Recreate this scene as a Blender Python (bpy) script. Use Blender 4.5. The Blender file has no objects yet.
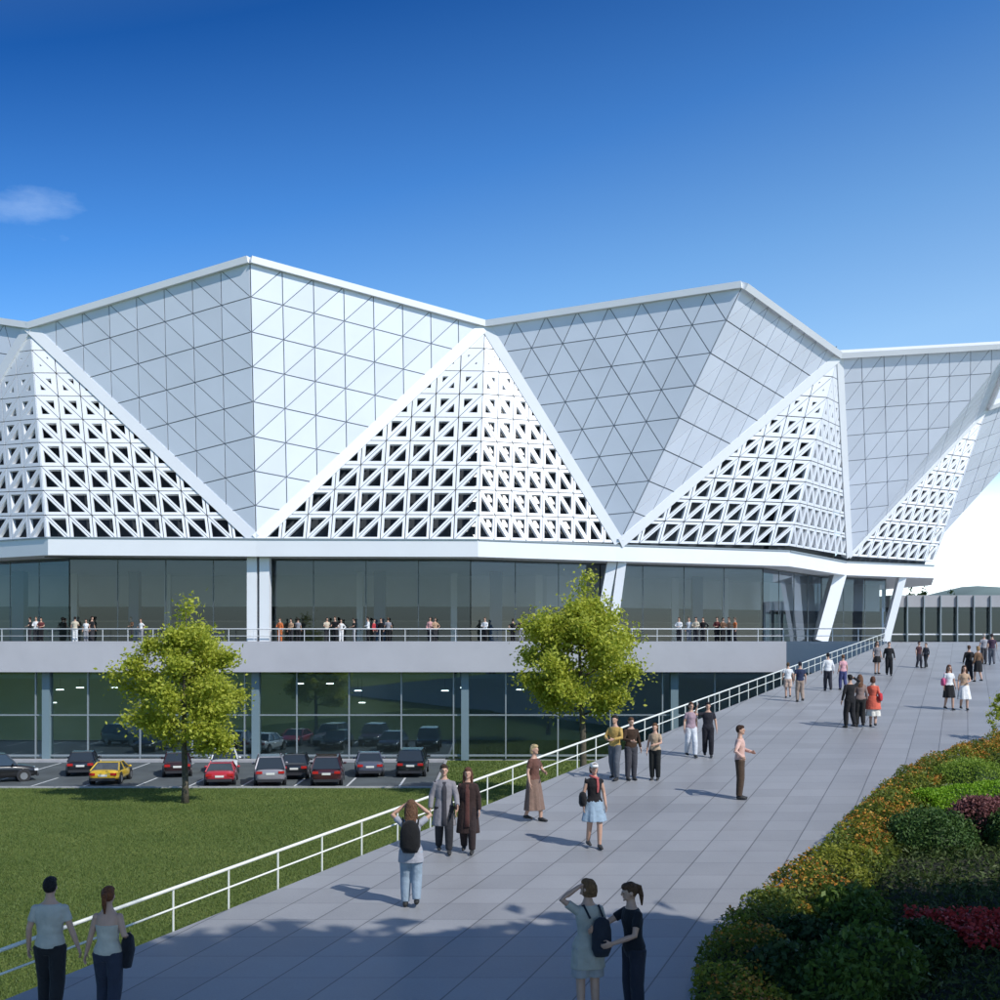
import bpy, math, random
import numpy as np
from mathutils import Vector, Matrix, Quaternion, noise

random.seed(7)
RNG = np.random.default_rng(11)
S = bpy.context.scene
COL = S.collection
V = Vector
F = 1200.0          # focal length in photo pixels
E = 8.05            # eye height above the lawn (lawn z = 0)
DECK = E - 0.2      # terrace level

def P(px, py, k):
    """point seen at photo pixel (px,py) at k metres per pixel"""
    return V(((px - 500) * k, k * F, E + (640 - py) * k))
def ramp_z(y):
    return min(E - 5.8 + 0.075 * y, DECK)
def R(px, py):
    """point on the sloping plaza"""
    return P(px, py, 5.8 / (py - 550))
def G(px, py):
    """point on the lawn level"""
    return P(px, py, E / (py - 640))

# ------------------------------------------------------------------ materials
def nd(nt, typ, **kw):
    n = nt.nodes.new(typ)
    for k, v in kw.items():
        setattr(n, k, v)
    return n
def mat(name, col, rough=0.6, metal=0.0, var=0.0, vscale=3.0, bump=0.0, bscale=40.0, island=0.0, spec=0.5, coat=0.0, sheen=0.0):
    m = bpy.data.materials.new(name); m.use_nodes = True
    nt = m.node_tree; b = nt.nodes['Principled BSDF']
    b.inputs['Base Color'].default_value = (*col, 1)
    b.inputs['Roughness'].default_value = rough
    b.inputs['Metallic'].default_value = metal
    b.inputs['Specular IOR Level'].default_value = spec
    b.inputs['Coat Weight'].default_value = coat
    b.inputs['Sheen Weight'].default_value = sheen
    if var or island or bump:
        tc = nd(nt, 'ShaderNodeTexCoord')
    if var or island:
        hsv = nd(nt, 'ShaderNodeHueSaturation'); hsv.inputs['Color'].default_value = (*col, 1)
        src = None
        if var:
            no = nd(nt, 'ShaderNodeTexNoise'); no.inputs['Scale'].default_value = vscale; no.inputs['Detail'].default_value = 6
            nt.links.new(tc.outputs['Object'], no.inputs['Vector'])
            mr = nd(nt, 'ShaderNodeMapRange'); mr.inputs[1].default_value = .3; mr.inputs[2].default_value = .7
            mr.inputs[3].default_value = 1 - var; mr.inputs[4].default_value = 1 + var
            nt.links.new(no.outputs['Fac'], mr.inputs[0]); src = mr.outputs[0]
        if island:
            ge = nd(nt, 'ShaderNodeNewGeometry')
            m2 = nd(nt, 'ShaderNodeMapRange'); m2.inputs[3].default_value = 1 - island; m2.inputs[4].default_value = 1 + island
            nt.links.new(ge.outputs['Random Per Island'], m2.inputs[0])
            if src:
                mu = nd(nt, 'ShaderNodeMath', operation='MULTIPLY'); nt.links.new(src, mu.inputs[0]); nt.links.new(m2.outputs[0], mu.inputs[1]); src = mu.outputs[0]
            else: src = m2.outputs[0]
        nt.links.new(src, hsv.inputs['Value']); nt.links.new(hsv.outputs[0], b.inputs['Base Color'])
    if bump:
        n2 = nd(nt, 'ShaderNodeTexNoise'); n2.inputs['Scale'].default_value = bscale; n2.inputs['Detail'].default_value = 5
        nt.links.new(tc.outputs['Object'], n2.inputs['Vector'])
        bp = nd(nt, 'ShaderNodeBump'); bp.inputs['Strength'].default_value = bump; bp.inputs['Distance'].default_value = .05
        nt.links.new(n2.outputs['Fac'], bp.inputs['Height']); nt.links.new(bp.outputs[0], b.inputs['Normal'])
    return m

def leaf_mat(name, col, col2, trans=.35, rough=.55):
    m = bpy.data.materials.new(name); m.use_nodes = True
    nt = m.node_tree; b = nt.nodes['Principled BSDF']; out = nt.nodes['Material Output']
    ge = nd(nt, 'ShaderNodeNewGeometry')
    mx = nd(nt, 'ShaderNodeMix', data_type='RGBA'); mx.inputs[6].default_value = (*col, 1); mx.inputs[7].default_value = (*col2, 1)
    nt.links.new(ge.outputs['Random Per Island'], mx.inputs[0])
    nt.links.new(mx.outputs[2], b.inputs['Base Color']); b.inputs['Roughness'].default_value = rough
    b.inputs['Specular IOR Level'].default_value = .3
    tr = nd(nt, 'ShaderNodeBsdfTranslucent'); nt.links.new(mx.outputs[2], tr.inputs[0])
    ms = nd(nt, 'ShaderNodeMixShader'); ms.inputs[0].default_value = trans
    nt.links.new(b.outputs[0], ms.inputs[1]); nt.links.new(tr.outputs[0], ms.inputs[2]); nt.links.new(ms.outputs[0], out.inputs[0])
    return m

def glass_mat(name, tint, refl, ior=1.6, wob=0.0):
    m = bpy.data.materials.new(name); m.use_nodes = True
    nt = m.node_tree; nt.nodes.clear()
    out = nd(nt, 'ShaderNodeOutputMaterial')
    tr = nd(nt, 'ShaderNodeBsdfTransparent'); tr.inputs[0].default_value = (*tint, 1)
    gl = nd(nt, 'ShaderNodeBsdfGlossy'); gl.inputs['Color'].default_value = (*refl, 1); gl.inputs['Roughness'].default_value = .012
    fr = nd(nt, 'ShaderNodeFresnel'); fr.inputs['IOR'].default_value = ior
    if wob:
        tc = nd(nt, 'ShaderNodeTexCoord'); no = nd(nt, 'ShaderNodeTexNoise'); no.inputs['Scale'].default_value = .35
        nt.links.new(tc.outputs['Object'], no.inputs['Vector'])
        bp = nd(nt, 'ShaderNodeBump'); bp.inputs['Strength'].default_value = wob; bp.inputs['Distance'].default_value = .05
        nt.links.new(no.outputs['Fac'], bp.inputs['Height']); nt.links.new(bp.outputs[0], gl.inputs['Normal'])
    ms = nd(nt, 'ShaderNodeMixShader')
    nt.links.new(fr.outputs[0], ms.inputs[0]); nt.links.new(tr.outputs[0], ms.inputs[1]); nt.links.new(gl.outputs[0], ms.inputs[2])
    nt.links.new(ms.outputs[0], out.inputs[0])
    return m

def emit_mat(name, col, st):
    m = bpy.data.materials.new(name); m.use_nodes = True
    b = m.node_tree.nodes['Principled BSDF']; b.inputs['Base Color'].default_value = (*col, 1)
    b.inputs['Emission Color'].default_value = (*col, 1); b.inputs['Emission Strength'].default_value = st
    return m

M = {}
M['panel'] = mat('white_metal_panel', (.72, .76, .83), .38, var=.04, vscale=.3, island=.045)
M['seam'] = mat('panel_seam', (.22, .25, .29), .7)
M['beam'] = mat('white_painted_steel', (.80, .815, .83), .4, var=.025, vscale=.4)
M['lattice'] = mat('white_lattice_panel', (.76, .78, .81), .42, var=.03, vscale=.5, island=.03)
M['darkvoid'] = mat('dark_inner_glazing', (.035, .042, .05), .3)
M['slab'] = mat('pale_grey_concrete', (.47, .465, .49), .75, var=.05, vscale=.5, bump=.1, bscale=3)
M['mullion'] = mat('grey_aluminium', (.30, .34, .36), .4, metal=.3)
M['mullion_dark'] = mat('dark_aluminium', (.1, .12, .13), .4, metal=.3)
M['glass_up'] = glass_mat('upper_glazing', (.90, .93, .95), (.80, .88, .98), 1.74, .02)
M['glass_low'] = glass_mat('lower_glazing', (.58, .78, .84), (.74, .94, 1.0), 2.75, .045)
M['glass_dark'] = glass_mat('dark_pavilion_glazing', (.55, .62, .66), (.75, .85, .95), 1.8, .02)
M['col_teal'] = mat('grey_teal_column', (.17, .24, .27), .5)
M['roof_grey'] = mat('grey_roof_edge', (.36, .36, .375), .7, var=.06, vscale=.5)
M['in_wall'] = mat('interior_wall', (.60, .65, .70), .8, var=.15, vscale=.15)
M['in_dark'] = mat('interior_dark_band', (.03, .035, .035), .8)
M['in_olive'] = mat('interior_timber', (.13, .125, .10), .7, var=.2, vscale=.3)
M['in_floor'] = mat('interior_floor', (.36, .36, .35), .4)
M['in_col'] = mat('interior_column', (.82, .84, .86), .5)
M['in_colb'] = mat('interior_blue_column', (.10, .16, .26), .5)
M['lamp'] = emit_mat('ceiling_lamp', (1, .97, .9), 3.2)
M['rail'] = mat('cream_painted_rail', (.74, .75, .68), .4)
M['rail_w'] = mat('white_rail', (.70, .72, .74), .4)
M['asphalt'] = mat('asphalt', (.085, .10, .105), .7, var=.2, vscale=.6, bump=.2, bscale=20)
M['paint'] = mat('white_road_paint', (.6, .62, .62), .6, var=.15, vscale=2)
M['kerb'] = mat('kerb_stone', (.36, .36, .37), .7, var=.1, vscale=2)
M['soil'] = mat('dark_soil', (.018, .022, .010), .95, var=.4, vscale=2, bump=.6, bscale=8)
M['bark'] = mat('bark', (.10, .085, .06), .9, var=.3, vscale=6, bump=.6, bscale=12)
M['tyre'] = mat('tyre_rubber', (.02, .02, .02), .8)
M['rim'] = mat('alloy_rim', (.45, .46, .47), .3, metal=.8)
M['carglass'] = mat('car_glass', (.03, .04, .05), .06, spec=.8)
M['chrome'] = mat('car_trim', (.03, .03, .035), .4)
M['plate'] = mat('number_plate', (.7, .7, .66), .5)
M['tail'] = mat('tail_light', (.45, .02, .02), .2, coat=.5)
M['head'] = mat('head_light', (.7, .72, .74), .1, coat=.5)
M['hill'] = mat('hazy_hill_forest', (.16, .21, .19), .9, var=.3, vscale=.01)  # muted blue-green: distance haze put into the forest colour
M['leaf_tree'] = leaf_mat('bright_green_leaf', (.36, .42, .040), (.60, .62, .10), .5)
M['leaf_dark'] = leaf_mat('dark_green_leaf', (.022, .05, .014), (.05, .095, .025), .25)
M['leaf_mid'] = leaf_mat('mid_green_leaf', (.06, .12, .02), (.13, .20, .035), .3)
M['leaf_lime'] = leaf_mat('lime_hedge_leaf', (.17, .34, .015), (.27, .45, .03), .35)
M['leaf_olive'] = leaf_mat('olive_leaf', (.18, .22, .022), (.31, .31, .04), .35)
M['leaf_purple'] = leaf_mat('purple_leaf', (.17, .065, .065), (.29, .13, .12), .3)
M['orange'] = leaf_mat('orange_flower', (.46, .15, .025), (.55, .32, .045), .25)
M['leaf_border'] = leaf_mat('border_leaf', (.10, .145, .02), (.19, .22, .035), .35)
M['redfl'] = leaf_mat('red_flower', (.42, .03, .03), (.55, .07, .06), .25)
M['grass'] = leaf_mat('lawn_blade', (.09, .145, .036), (.195, .255, .07), .4)
M['darkgrass'] = leaf_mat('dark_groundcover', (.04, .066, .016), (.085, .12, .03), .25)
M['leaf_clip'] = leaf_mat('light_clipped_leaf', (.17, .27, .028), (.30, .42, .06), .3)
M['leaf_bush'] = leaf_mat('dark_bush_leaf', (.045, .10, .024), (.10, .18, .045), .3)

def lawn_material():
    m = bpy.data.materials.new('lawn_turf'); m.use_nodes = True
    nt = m.node_tree; b = nt.nodes['Principled BSDF']; b.inputs['Roughness'].default_value = .95; b.inputs['Specular IOR Level'].default_value = .1
    ge = nd(nt, 'ShaderNodeNewGeometry')
    n1 = nd(nt, 'ShaderNodeTexNoise'); n1.inputs['Scale'].default_value = .25; n1.inputs['Detail'].default_value = 8; n1.inputs['Roughness'].default_value = .7
    n2 = nd(nt, 'ShaderNodeTexNoise'); n2.inputs['Scale'].default_value = 6; n2.inputs['Detail'].default_value = 4
    for n in (n1, n2): nt.links.new(ge.outputs['Position'], n.inputs['Vector'])
    r1 = nd(nt, 'ShaderNodeValToRGB'); r1.color_ramp.elements[0].position = .35; r1.color_ramp.elements[1].position = .68
    r1.color_ramp.elements[0].color = (.09, .13, .030, 1); r1.color_ramp.elements[1].color = (.165, .20, .055, 1)
    mx = nd(nt, 'ShaderNodeMix', data_type='RGBA', blend_type='MULTIPLY'); mx.inputs[0].default_value = .7
    r2 = nd(nt, 'ShaderNodeValToRGB'); r2.color_ramp.elements[0].position = .3; r2.color_ramp.elements[1].position = .65
    r2.color_ramp.elements[0].color = (.45, .45, .4, 1); r2.color_ramp.elements[1].color = (1.2, 1.2, 1.1, 1)
    nt.links.new(n1.outputs['Fac'], r1.inputs[0]); nt.links.new(n2.outputs['Fac'], r2.inputs[0])
    nt.links.new(r1.outputs[0], mx.inputs[6]); nt.links.new(r2.outputs[0], mx.inputs[7]); nt.links.new(mx.outputs[2], b.inputs['Base Color'])
    bp = nd(nt, 'ShaderNodeBump'); bp.inputs['Strength'].default_value = .8; bp.inputs['Distance'].default_value = .1
    nt.links.new(n2.outputs['Fac'], bp.inputs['Height']); nt.links.new(bp.outputs[0], b.inputs['Normal'])
    return m
M['lawn'] = lawn_material()

def paving_material():
    m = bpy.data.materials.new('granite_paving'); m.use_nodes = True
    nt = m.node_tree; b = nt.nodes['Principled BSDF']
    L = nt.links.new
    ge = nd(nt, 'ShaderNodeNewGeometry'); sx = nd(nt, 'ShaderNodeSeparateXYZ'); L(ge.outputs['Position'], sx.inputs[0])
    def ma(op, a, c, d=None):
        n = nd(nt, 'ShaderNodeMath', operation=op)
        for i, x in enumerate((a, c, d)):
            if x is None: continue
            if isinstance(x, (int, float)): n.inputs[i].default_value = x
            else: L(x, n.inputs[i])
        return n.outputs[0]
    W = .855
    u = ma('DIVIDE', ma('ADD', ma('SUBTRACT', sx.outputs[0], ma('MULTIPLY', sx.outputs[1], .388)), 200.0), W)
    v = ma('DIVIDE', ma('ADD', sx.outputs[1], 100.0), W)
    def joint(c, w):
        f = ma('FRACT', c, 0); d = ma('MINIMUM', f, ma('SUBTRACT', 1.0, f))
        return ma('LESS_THAN', d, w)
    ju = joint(u, .014); jv = joint(v, .009)
    cb = nd(nt, 'ShaderNodeCombineXYZ'); L(ma('FLOOR', u, 0), cb.inputs[0]); L(ma('FLOOR', v, 0), cb.inputs[1])
    wn = nd(nt, 'ShaderNodeTexWhiteNoise', noise_dimensions='2D'); L(cb.outputs[0], wn.inputs['Vector'])
    n1 = nd(nt, 'ShaderNodeTexNoise'); n1.inputs['Scale'].default_value = .5; n1.inputs['Detail'].default_value = 8; n1.inputs['Roughness'].default_value = .65
    n2 = nd(nt, 'ShaderNodeTexNoise'); n2.inputs['Scale'].default_value = 35; n2.inputs['Detail'].default_value = 3
    L(ge.outputs['Position'], n1.inputs['Vector']); L(ge.outputs['Position'], n2.inputs['Vector'])
    val = ma('ADD', ma('ADD', .80, ma('MULTIPLY', wn.outputs['Value'], .17)), ma('ADD', ma('MULTIPLY', ma('SUBTRACT', n1.outputs['Fac'], .5), .5), ma('MULTIPLY', n2.outputs['Fac'], .22)))
    val = ma('MULTIPLY', val, ma('SUBTRACT', 1.0, ma('MULTIPLY', ju, .62)))
    val = ma('MULTIPLY', val, ma('SUBTRACT', 1.0, ma('MULTIPLY', jv, .45)))
    hs = nd(nt, 'ShaderNodeHueSaturation'); hs.inputs['Color'].default_value = (.282, .287, .296, 1); L(val, hs.inputs['Value'])
    L(hs.outputs[0], b.inputs['Base Color'])
    L(ma('ADD', .36, ma('MULTIPLY', n1.outputs['Fac'], .22)), b.inputs['Roughness'])
    bp = nd(nt, 'ShaderNodeBump'); bp.inputs['Strength'].default_value = .12; bp.inputs['Distance'].default_value = .02
    L(ma('SUBTRACT', n2.outputs['Fac'], ju), bp.inputs['Height']); L(bp.outputs[0], b.inputs['Normal'])
    return m
M['paving'] = paving_material()

_cloth = {}
def cloth(col, rough=.85):
    key = (tuple(round(c, 3) for c in col), rough)
    if key not in _cloth:
        _cloth[key] = mat('cloth', col, rough, var=.12, vscale=8, bump=.35, bscale=14, sheen=.1, spec=.25)
    return _cloth[key]
SKIN = mat('skin', (.52, .31, .22), .5, var=.05, vscale=10)
SKIN2 = mat('tanned_skin', (.42, .24, .16), .5, var=.05, vscale=10)

# ------------------------------------------------------------------ mesh builder
class MB:
    def __init__(self): self.v = []; self.f = []; self.m = []; self.cur = 0
    def add(self, vs, fs):
        o = len(self.v); self.v += [tuple(p) for p in vs]
        for f in fs: self.f.append([i + o for i in f]); self.m.append(self.cur)
    def face(self, *ps): self.add(ps, [list(range(len(ps)))])
    def box(self, c, s, rot=None):
        x, y, z = (a / 2 for a in s)
        vs = [V((sx * x, sy * y, sz * z)) for sz in (-1, 1) for sy in (-1, 1) for sx in (-1, 1)]
        if rot is not None: vs = [rot @ p for p in vs]
        self.add([p + V(c) for p in vs], [[0, 2, 3, 1], [4, 5, 7, 6], [0, 1, 5, 4], [2, 6, 7, 3], [0, 4, 6, 2], [1, 3, 7, 5]])
    def bar(self, p, q, w, d, up):
        """box bar from p to q: width w across, depth d along `up`"""
        p = V(p); q = V(q); t = (q - p).normalized(); n = (V(up) - t * V(up).dot(t)).normalized(); s = t.cross(n)
        vs = []
        for e in (p, q):
            for a, b in ((-1, -1), (1, -1), (1, 1), (-1, 1)): vs.append(e + s * (a * w / 2) + n * (b * d / 2))
        self.add(vs, [[0, 1, 2, 3], [7, 6, 5, 4], [0, 4, 5, 1], [1, 5, 6, 2], [2, 6, 7, 3], [3, 7, 4, 0]])
    def tube(self, pts, rad, n=10, cap=True, side=None):
        pts = [V(p) for p in pts]
        if not hasattr(rad, '__len__'): rad = [rad] * len(pts)
        rings = []; ref = V(side) if side is not None else None
        for i, p in enumerate(pts):
            t = (pts[min(i + 1, len(pts) - 1)] - pts[max(i - 1, 0)]).normalized()
            if ref is None: ref = t.orthogonal()
            s = (ref - t * ref.dot(t))
            s = s.normalized() if s.length > 1e-5 else t.orthogonal().normalized()
            ref = s; u = t.cross(s)
            r = rad[i]; rx, ry = r if hasattr(r, '__len__') else (r, r)
            rings.append([p + s * (rx * math.cos(a)) + u * (ry * math.sin(a)) for a in (2 * math.pi * j / n for j in range(n))])
        vs = [p for r in rings for p in r]; fs = []
        for i in range(len(rings) - 1):
            for j in range(n):
                a, b = i * n + j, i * n + (j + 1) % n
                fs.append([a, b, b + n, a + n])
        if cap: fs.append(list(range(n))[::-1]); fs.append([(len(rings) - 1) * n + j for j in range(n)])
        self.add(vs, fs)
    def ell(self, c, r, rot=None, nu=12, nv=8):
        vs = []; c = V(c)
        for i in range(nv + 1):
            th = math.pi * i / nv
            for j in range(nu):
                a = 2 * math.pi * j / nu
                p = V((r[0] * math.sin(th) * math.cos(a), r[1] * math.sin(th) * math.sin(a), r[2] * math.cos(th)))
                vs.append(c + (rot @ p if rot is not None else p))
        fs = []
        for i in range(nv):
            for j in range(nu):
                a, b = i * nu + j, i * nu + (j + 1) % nu
                fs.append([a, a + nu, b + nu, b])
        self.add(vs, fs)
    def prism(self, poly, z0, z1, side_m=None, top_m=None):
        n = len(poly); vs = [(p[0], p[1], z0) for p in poly] + [(p[0], p[1], z1) for p in poly]
        c = self.cur
        if top_m is not None: self.cur = top_m
        self.add(vs, [list(range(n))[::-1], [n + i for i in range(n)]])
        self.cur = c if side_m is None else side_m
        self.add(vs, [[i, (i + 1) % n, n + (i + 1) % n, n + i] for i in range(n)])
        self.cur = c
    def build(self, name, mats, parent=None, smooth=False, **props):
        me = bpy.data.meshes.new(name); me.from_pydata(self.v, [], self.f)
        if not isinstance(mats, (list, tuple)): mats = [mats]
        for m in mats: me.materials.append(m)
        if len(mats) > 1: me.polygons.foreach_set('material_index', self.m)
        if smooth: me.polygons.foreach_set('use_smooth', [True] * len(self.f))
        me.update()
        ob = bpy.data.objects.new(name, me); COL.objects.link(ob)
        if parent: ob.parent = parent
        for k, v in props.items(): ob[k] = v
        return ob

def thing(name, label, cat, loc=(0, 0, 0), rz=0, group=None, sc=1.0):
    o = bpy.data.objects.new(name, None); COL.objects.link(o); o.empty_display_size = .3
    o.location = loc; o.rotation_euler = (0, 0, rz); o.scale = (sc, sc, sc)
    o['label'] = label; o['category'] = cat
    if group: o['group'] = group
    return o
def tag(o, label=None, cat=None, group=None, kind=None):
    for k, v in (('label', label), ('category', cat), ('group', group), ('kind', kind)):
        if v: o[k] = v
    return o

# numpy leaf clouds: every leaf is a small pointed quad
def leaves_mesh(name, sets, mats, parent=None):
    """sets: list of (centres Nx3, size array, material index, upward bias, aspect)"""
    VV = []; MI = []
    for C, size, mi, bias, asp in sets:
        n = len(C)
        if n == 0: continue
        nrm = RNG.normal(size=(n, 3)); nrm[:, 2] += bias; nrm /= np.linalg.norm(nrm, axis=1)[:, None]
        t = RNG.normal(size=(n, 3)); t -= nrm * (t * nrm).sum(1)[:, None]; t /= np.linalg.norm(t, axis=1)[:, None]
        b = np.cross(nrm, t); s = np.asarray(size).reshape(-1, 1)
        bend = nrm * s * .18
        q = np.stack([C - t * s, C - b * s * asp + bend, C + t * s, C + b * s * asp + bend], 1)
        VV.append(q.reshape(-1, 3)); MI.append(np.full(n, mi, np.int32))
    VV = np.concatenate(VV); MI = np.concatenate(MI); n = len(MI)
    me = bpy.data.meshes.new(name)
    me.vertices.add(len(VV)); me.vertices.foreach_set('co', VV.astype(np.float32).ravel())
    me.loops.add(4 * n); me.loops.foreach_set('vertex_index', np.arange(4 * n, dtype=np.int32))
    me.polygons.add(n); me.polygons.foreach_set('loop_start', np.arange(0, 4 * n, 4, dtype=np.int32))
    try: me.polygons.foreach_set('loop_total', np.full(n, 4, np.int32))
    except Exception: pass
    for m in mats: me.materials.append(m)
    me.polygons.foreach_set('material_index', MI)
    me.update(calc_edges=True); me.validate()
    ob = bpy.data.objects.new(name, me); COL.objects.link(ob)
    if parent: ob.parent = parent
    return ob

# ------------------------------------------------------------------ camera, light, sky
cam = bpy.data.cameras.new('camera'); co = bpy.data.objects.new('camera', cam); COL.objects.link(co)
co.location = (0, 0, E); co.rotation_euler = (math.radians(90), 0, 0)
cam.sensor_width = 36; cam.lens = 43.2; cam.shift_y = .14; cam.clip_end = 9000; cam.clip_start = .2
S.camera = co
SUN_DIR = V((.74, -.66, .92)).normalized()       # towards the sun
sl = bpy.data.lights.new('sun', 'SUN'); sl.energy = 3.15; sl.angle = math.radians(.5); sl.color = (1, .965, .91)
so = bpy.data.objects.new('sun', sl); COL.objects.link(so); so.rotation_euler = SUN_DIR.to_track_quat('Z', 'Y').to_euler(); so.location = (60, -40, 80)

def make_world():
    w = bpy.data.worlds.new('World'); S.world = w; w.use_nodes = True
    nt = w.node_tree; nt.nodes.clear(); L = nt.links.new
    out = nd(nt, 'ShaderNodeOutputWorld'); bg = nd(nt, 'ShaderNodeBackground'); bg.inputs[1].default_value = .148
    sky = nd(nt, 'ShaderNodeTexSky'); sky.sky_type = 'NISHITA'; sky.sun_disc = False
    sky.sun_elevation = math.asin(SUN_DIR.z); sky.sun_rotation = math.atan2(SUN_DIR.x, SUN_DIR.y)
    sky.air_density = 1.0; sky.dust_density = .6; sky.ozone_density = 2.5
    tc = nd(nt, 'ShaderNodeTexCoord'); sx = nd(nt, 'ShaderNodeSeparateXYZ'); L(tc.outputs['Generated'], sx.inputs[0])
    def ma(op, a, c=0.0, clamp=False):
        n = nd(nt, 'ShaderNodeMath', operation=op); n.use_clamp = clamp
        for i, x in enumerate((a, c)):
            if isinstance(x, (int, float)): n.inputs[i].default_value = x
            else: L(x, n.inputs[i])
        return n.outputs[0]
    # deeper blue with height up to a paled zenith, clearer towards the sun side
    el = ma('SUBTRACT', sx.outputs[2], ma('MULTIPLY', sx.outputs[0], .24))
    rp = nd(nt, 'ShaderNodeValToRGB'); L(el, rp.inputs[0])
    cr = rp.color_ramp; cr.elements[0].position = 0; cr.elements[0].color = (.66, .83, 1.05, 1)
    cr.elements[1].position = .70; cr.elements[1].color = (.40, .47, .56, 1)  # unseen zenith made pale and neutral so ambient shade turns less blue
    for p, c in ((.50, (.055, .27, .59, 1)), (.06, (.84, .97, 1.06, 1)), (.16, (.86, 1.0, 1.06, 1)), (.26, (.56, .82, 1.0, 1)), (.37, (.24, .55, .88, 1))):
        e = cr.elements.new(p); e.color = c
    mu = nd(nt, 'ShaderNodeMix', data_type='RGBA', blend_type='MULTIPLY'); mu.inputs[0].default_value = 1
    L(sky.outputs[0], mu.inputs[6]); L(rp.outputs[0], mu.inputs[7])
    # clouds on the sky: direction divided by its forward component
    yy = ma('MAXIMUM', sx.outputs[1], .05); qx = ma('DIVIDE', sx.outputs[0], yy); qz = ma('DIVIDE', sx.outputs[2], yy)
    no = nd(nt, 'ShaderNodeTexNoise'); no.inputs['Scale'].default_value = 16; no.inputs['Detail'].default_value = 7; no.inputs['Roughness'].default_value = .6
    mp = nd(nt, 'ShaderNodeMapping'); mp.inputs['Scale'].default_value = (1, 1, 2.6); L(tc.outputs['Generated'], mp.inputs[0]); L(mp.outputs[0], no.inputs['Vector'])
    def blob(cx, cz, rx, rz, soft, gain):
        dx = ma('DIVIDE', ma('SUBTRACT', qx, cx), rx); dz = ma('DIVIDE', ma('SUBTRACT', qz, cz), rz)
        r = ma('SUBTRACT', 1.0, ma('ADD', ma('MULTIPLY', dx, dx), ma('MULTIPLY', dz, dz)), True)
        return ma('MULTIPLY', ma('SUBTRACT', ma('ADD', no.outputs['Fac'], ma('MULTIPLY', r, soft)), .62, True), gain, True)
    def only(c):  # cut the noise away outside the blob
        return c
    c1 = blob(-.39, .362, .062, .019, .42, 1.5)
    dx2 = ma('DIVIDE', ma('SUBTRACT', qx, .44), .20); dz2 = ma('DIVIDE', ma('SUBTRACT', qz, .03), .118)
    c2 = ma('SUBTRACT', 1.0, ma('ADD', ma('MULTIPLY', dx2, dx2), ma('MULTIPLY', dz2, dz2)), True)
    c2 = ma('MULTIPLY', c2, ma('ADD', .8, no.outputs['Fac']), True)
    dz = ma('MULTIPLY', qz, 1.0)
    fwd = ma('GREATER_THAN', sx.outputs[1], .05)
    m1 = ma('MULTIPLY', c1, ma('LESS_THAN', ma('ABSOLUTE', ma('SUBTRACT', qz, .362)), .03))
    m1 = ma('MULTIPLY', m1, ma('LESS_THAN', qx, -.3)); m1 = ma('MULTIPLY', m1, .20)
    m2 = c2
    tot = ma('MULTIPLY', ma('ADD', m1, m2, True), fwd)
    mx = nd(nt, 'ShaderNodeMix', data_type='RGBA'); L(tot, mx.inputs[0]); L(mu.outputs[2], mx.inputs[6]); mx.inputs[7].default_value = (8.0, 9.2, 9.4, 1)
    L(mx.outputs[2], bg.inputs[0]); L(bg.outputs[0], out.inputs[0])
make_world()
S.view_settings.view_transform = 'Standard'; S.view_settings.look = 'None'; S.view_settings.exposure = .36; S.view_settings.gamma = 1
S.render.engine = 'CYCLES'
S.cycles.max_bounces = 8; S.cycles.transparent_max_bounces = 12; S.cycles.use_denoising = True

# ------------------------------------------------------------------ ground, plaza, parking
mb = MB(); mb.face((-8000, -8000, -.02), (8000, -8000, -.02), (8000, 8000, -.02), (-8000, 8000, -.02))
mb.build('ground', M['lawn'], kind='structure')
mb = MB(); mb.prism([(-110, -40), (26, -40), (26, 64.9), (-3.6, 64.9), (-3.6, 79.3), (26, 79.3), (26, 64.9), (26.2, 64.9), (26.2, -40.2), (-110, -40.2)][:0] or [(-110, 5), (27, 5), (27, 65.2), (-110, 65.2)], -.1, 0)
mb.build('lawn', M['lawn'], kind='structure')
mb = MB(); mb.prism([(-3.5, 65.2), (27, 65.2), (27, 79.6), (-3.5, 79.6)], -.1, 0); mb.build('lawn_by_facade', M['lawn'], kind='structure')
mb = MB(); mb.prism([(-110, 65.35), (-3.65, 65.35), (-3.65, 79.0), (-110, 79.0)], -.15, -.01)
lot = mb.build('parking_lot', M['asphalt'], kind='structure')
mb = MB(); mb.prism([(-110, 65.2), (-3.5, 65.2), (-3.5, 65.35), (-110, 65.35)], -.15, .09); mb.prism([(-3.65, 65.35), (-3.5, 65.35), (-3.5, 79.6), (-3.65, 79.6)], -.15, .09)
mb.prism([(-110, 79.0), (-3.65, 79.0), (-3.65, 80.2), (-110, 80.2)], -.15, .12)
mb.build('parking_kerb', M['kerb'], kind='structure')
mb = MB()
for i in range(16):
    x = -4.6 - i * 2.9
    mb.face((x - 1.0, 65.6, -.005), (x - .88, 65.6, -.005), (x - .88, 70.2, -.005), (x - 1.0, 70.2, -.005))
    mb.face((x - 1.0, 74.0, -.005), (x - .88, 74.0, -.005), (x - .88, 78.6, -.005), (x - 1.0, 78.6, -.005))
mb.build('parking_lines', M['paint'], kind='structure')

EDGE0 = R(135, 947); EDGE1 = R(870, 650)
ESL = (EDGE1.x - EDGE0.x) / (EDGE1.y - EDGE0.y)
def edge_x(y): return EDGE0.x + ESL * (y - EDGE0.y)
CREST = 5.6 / 90 * F
CX = edge_x(CREST)
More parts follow.
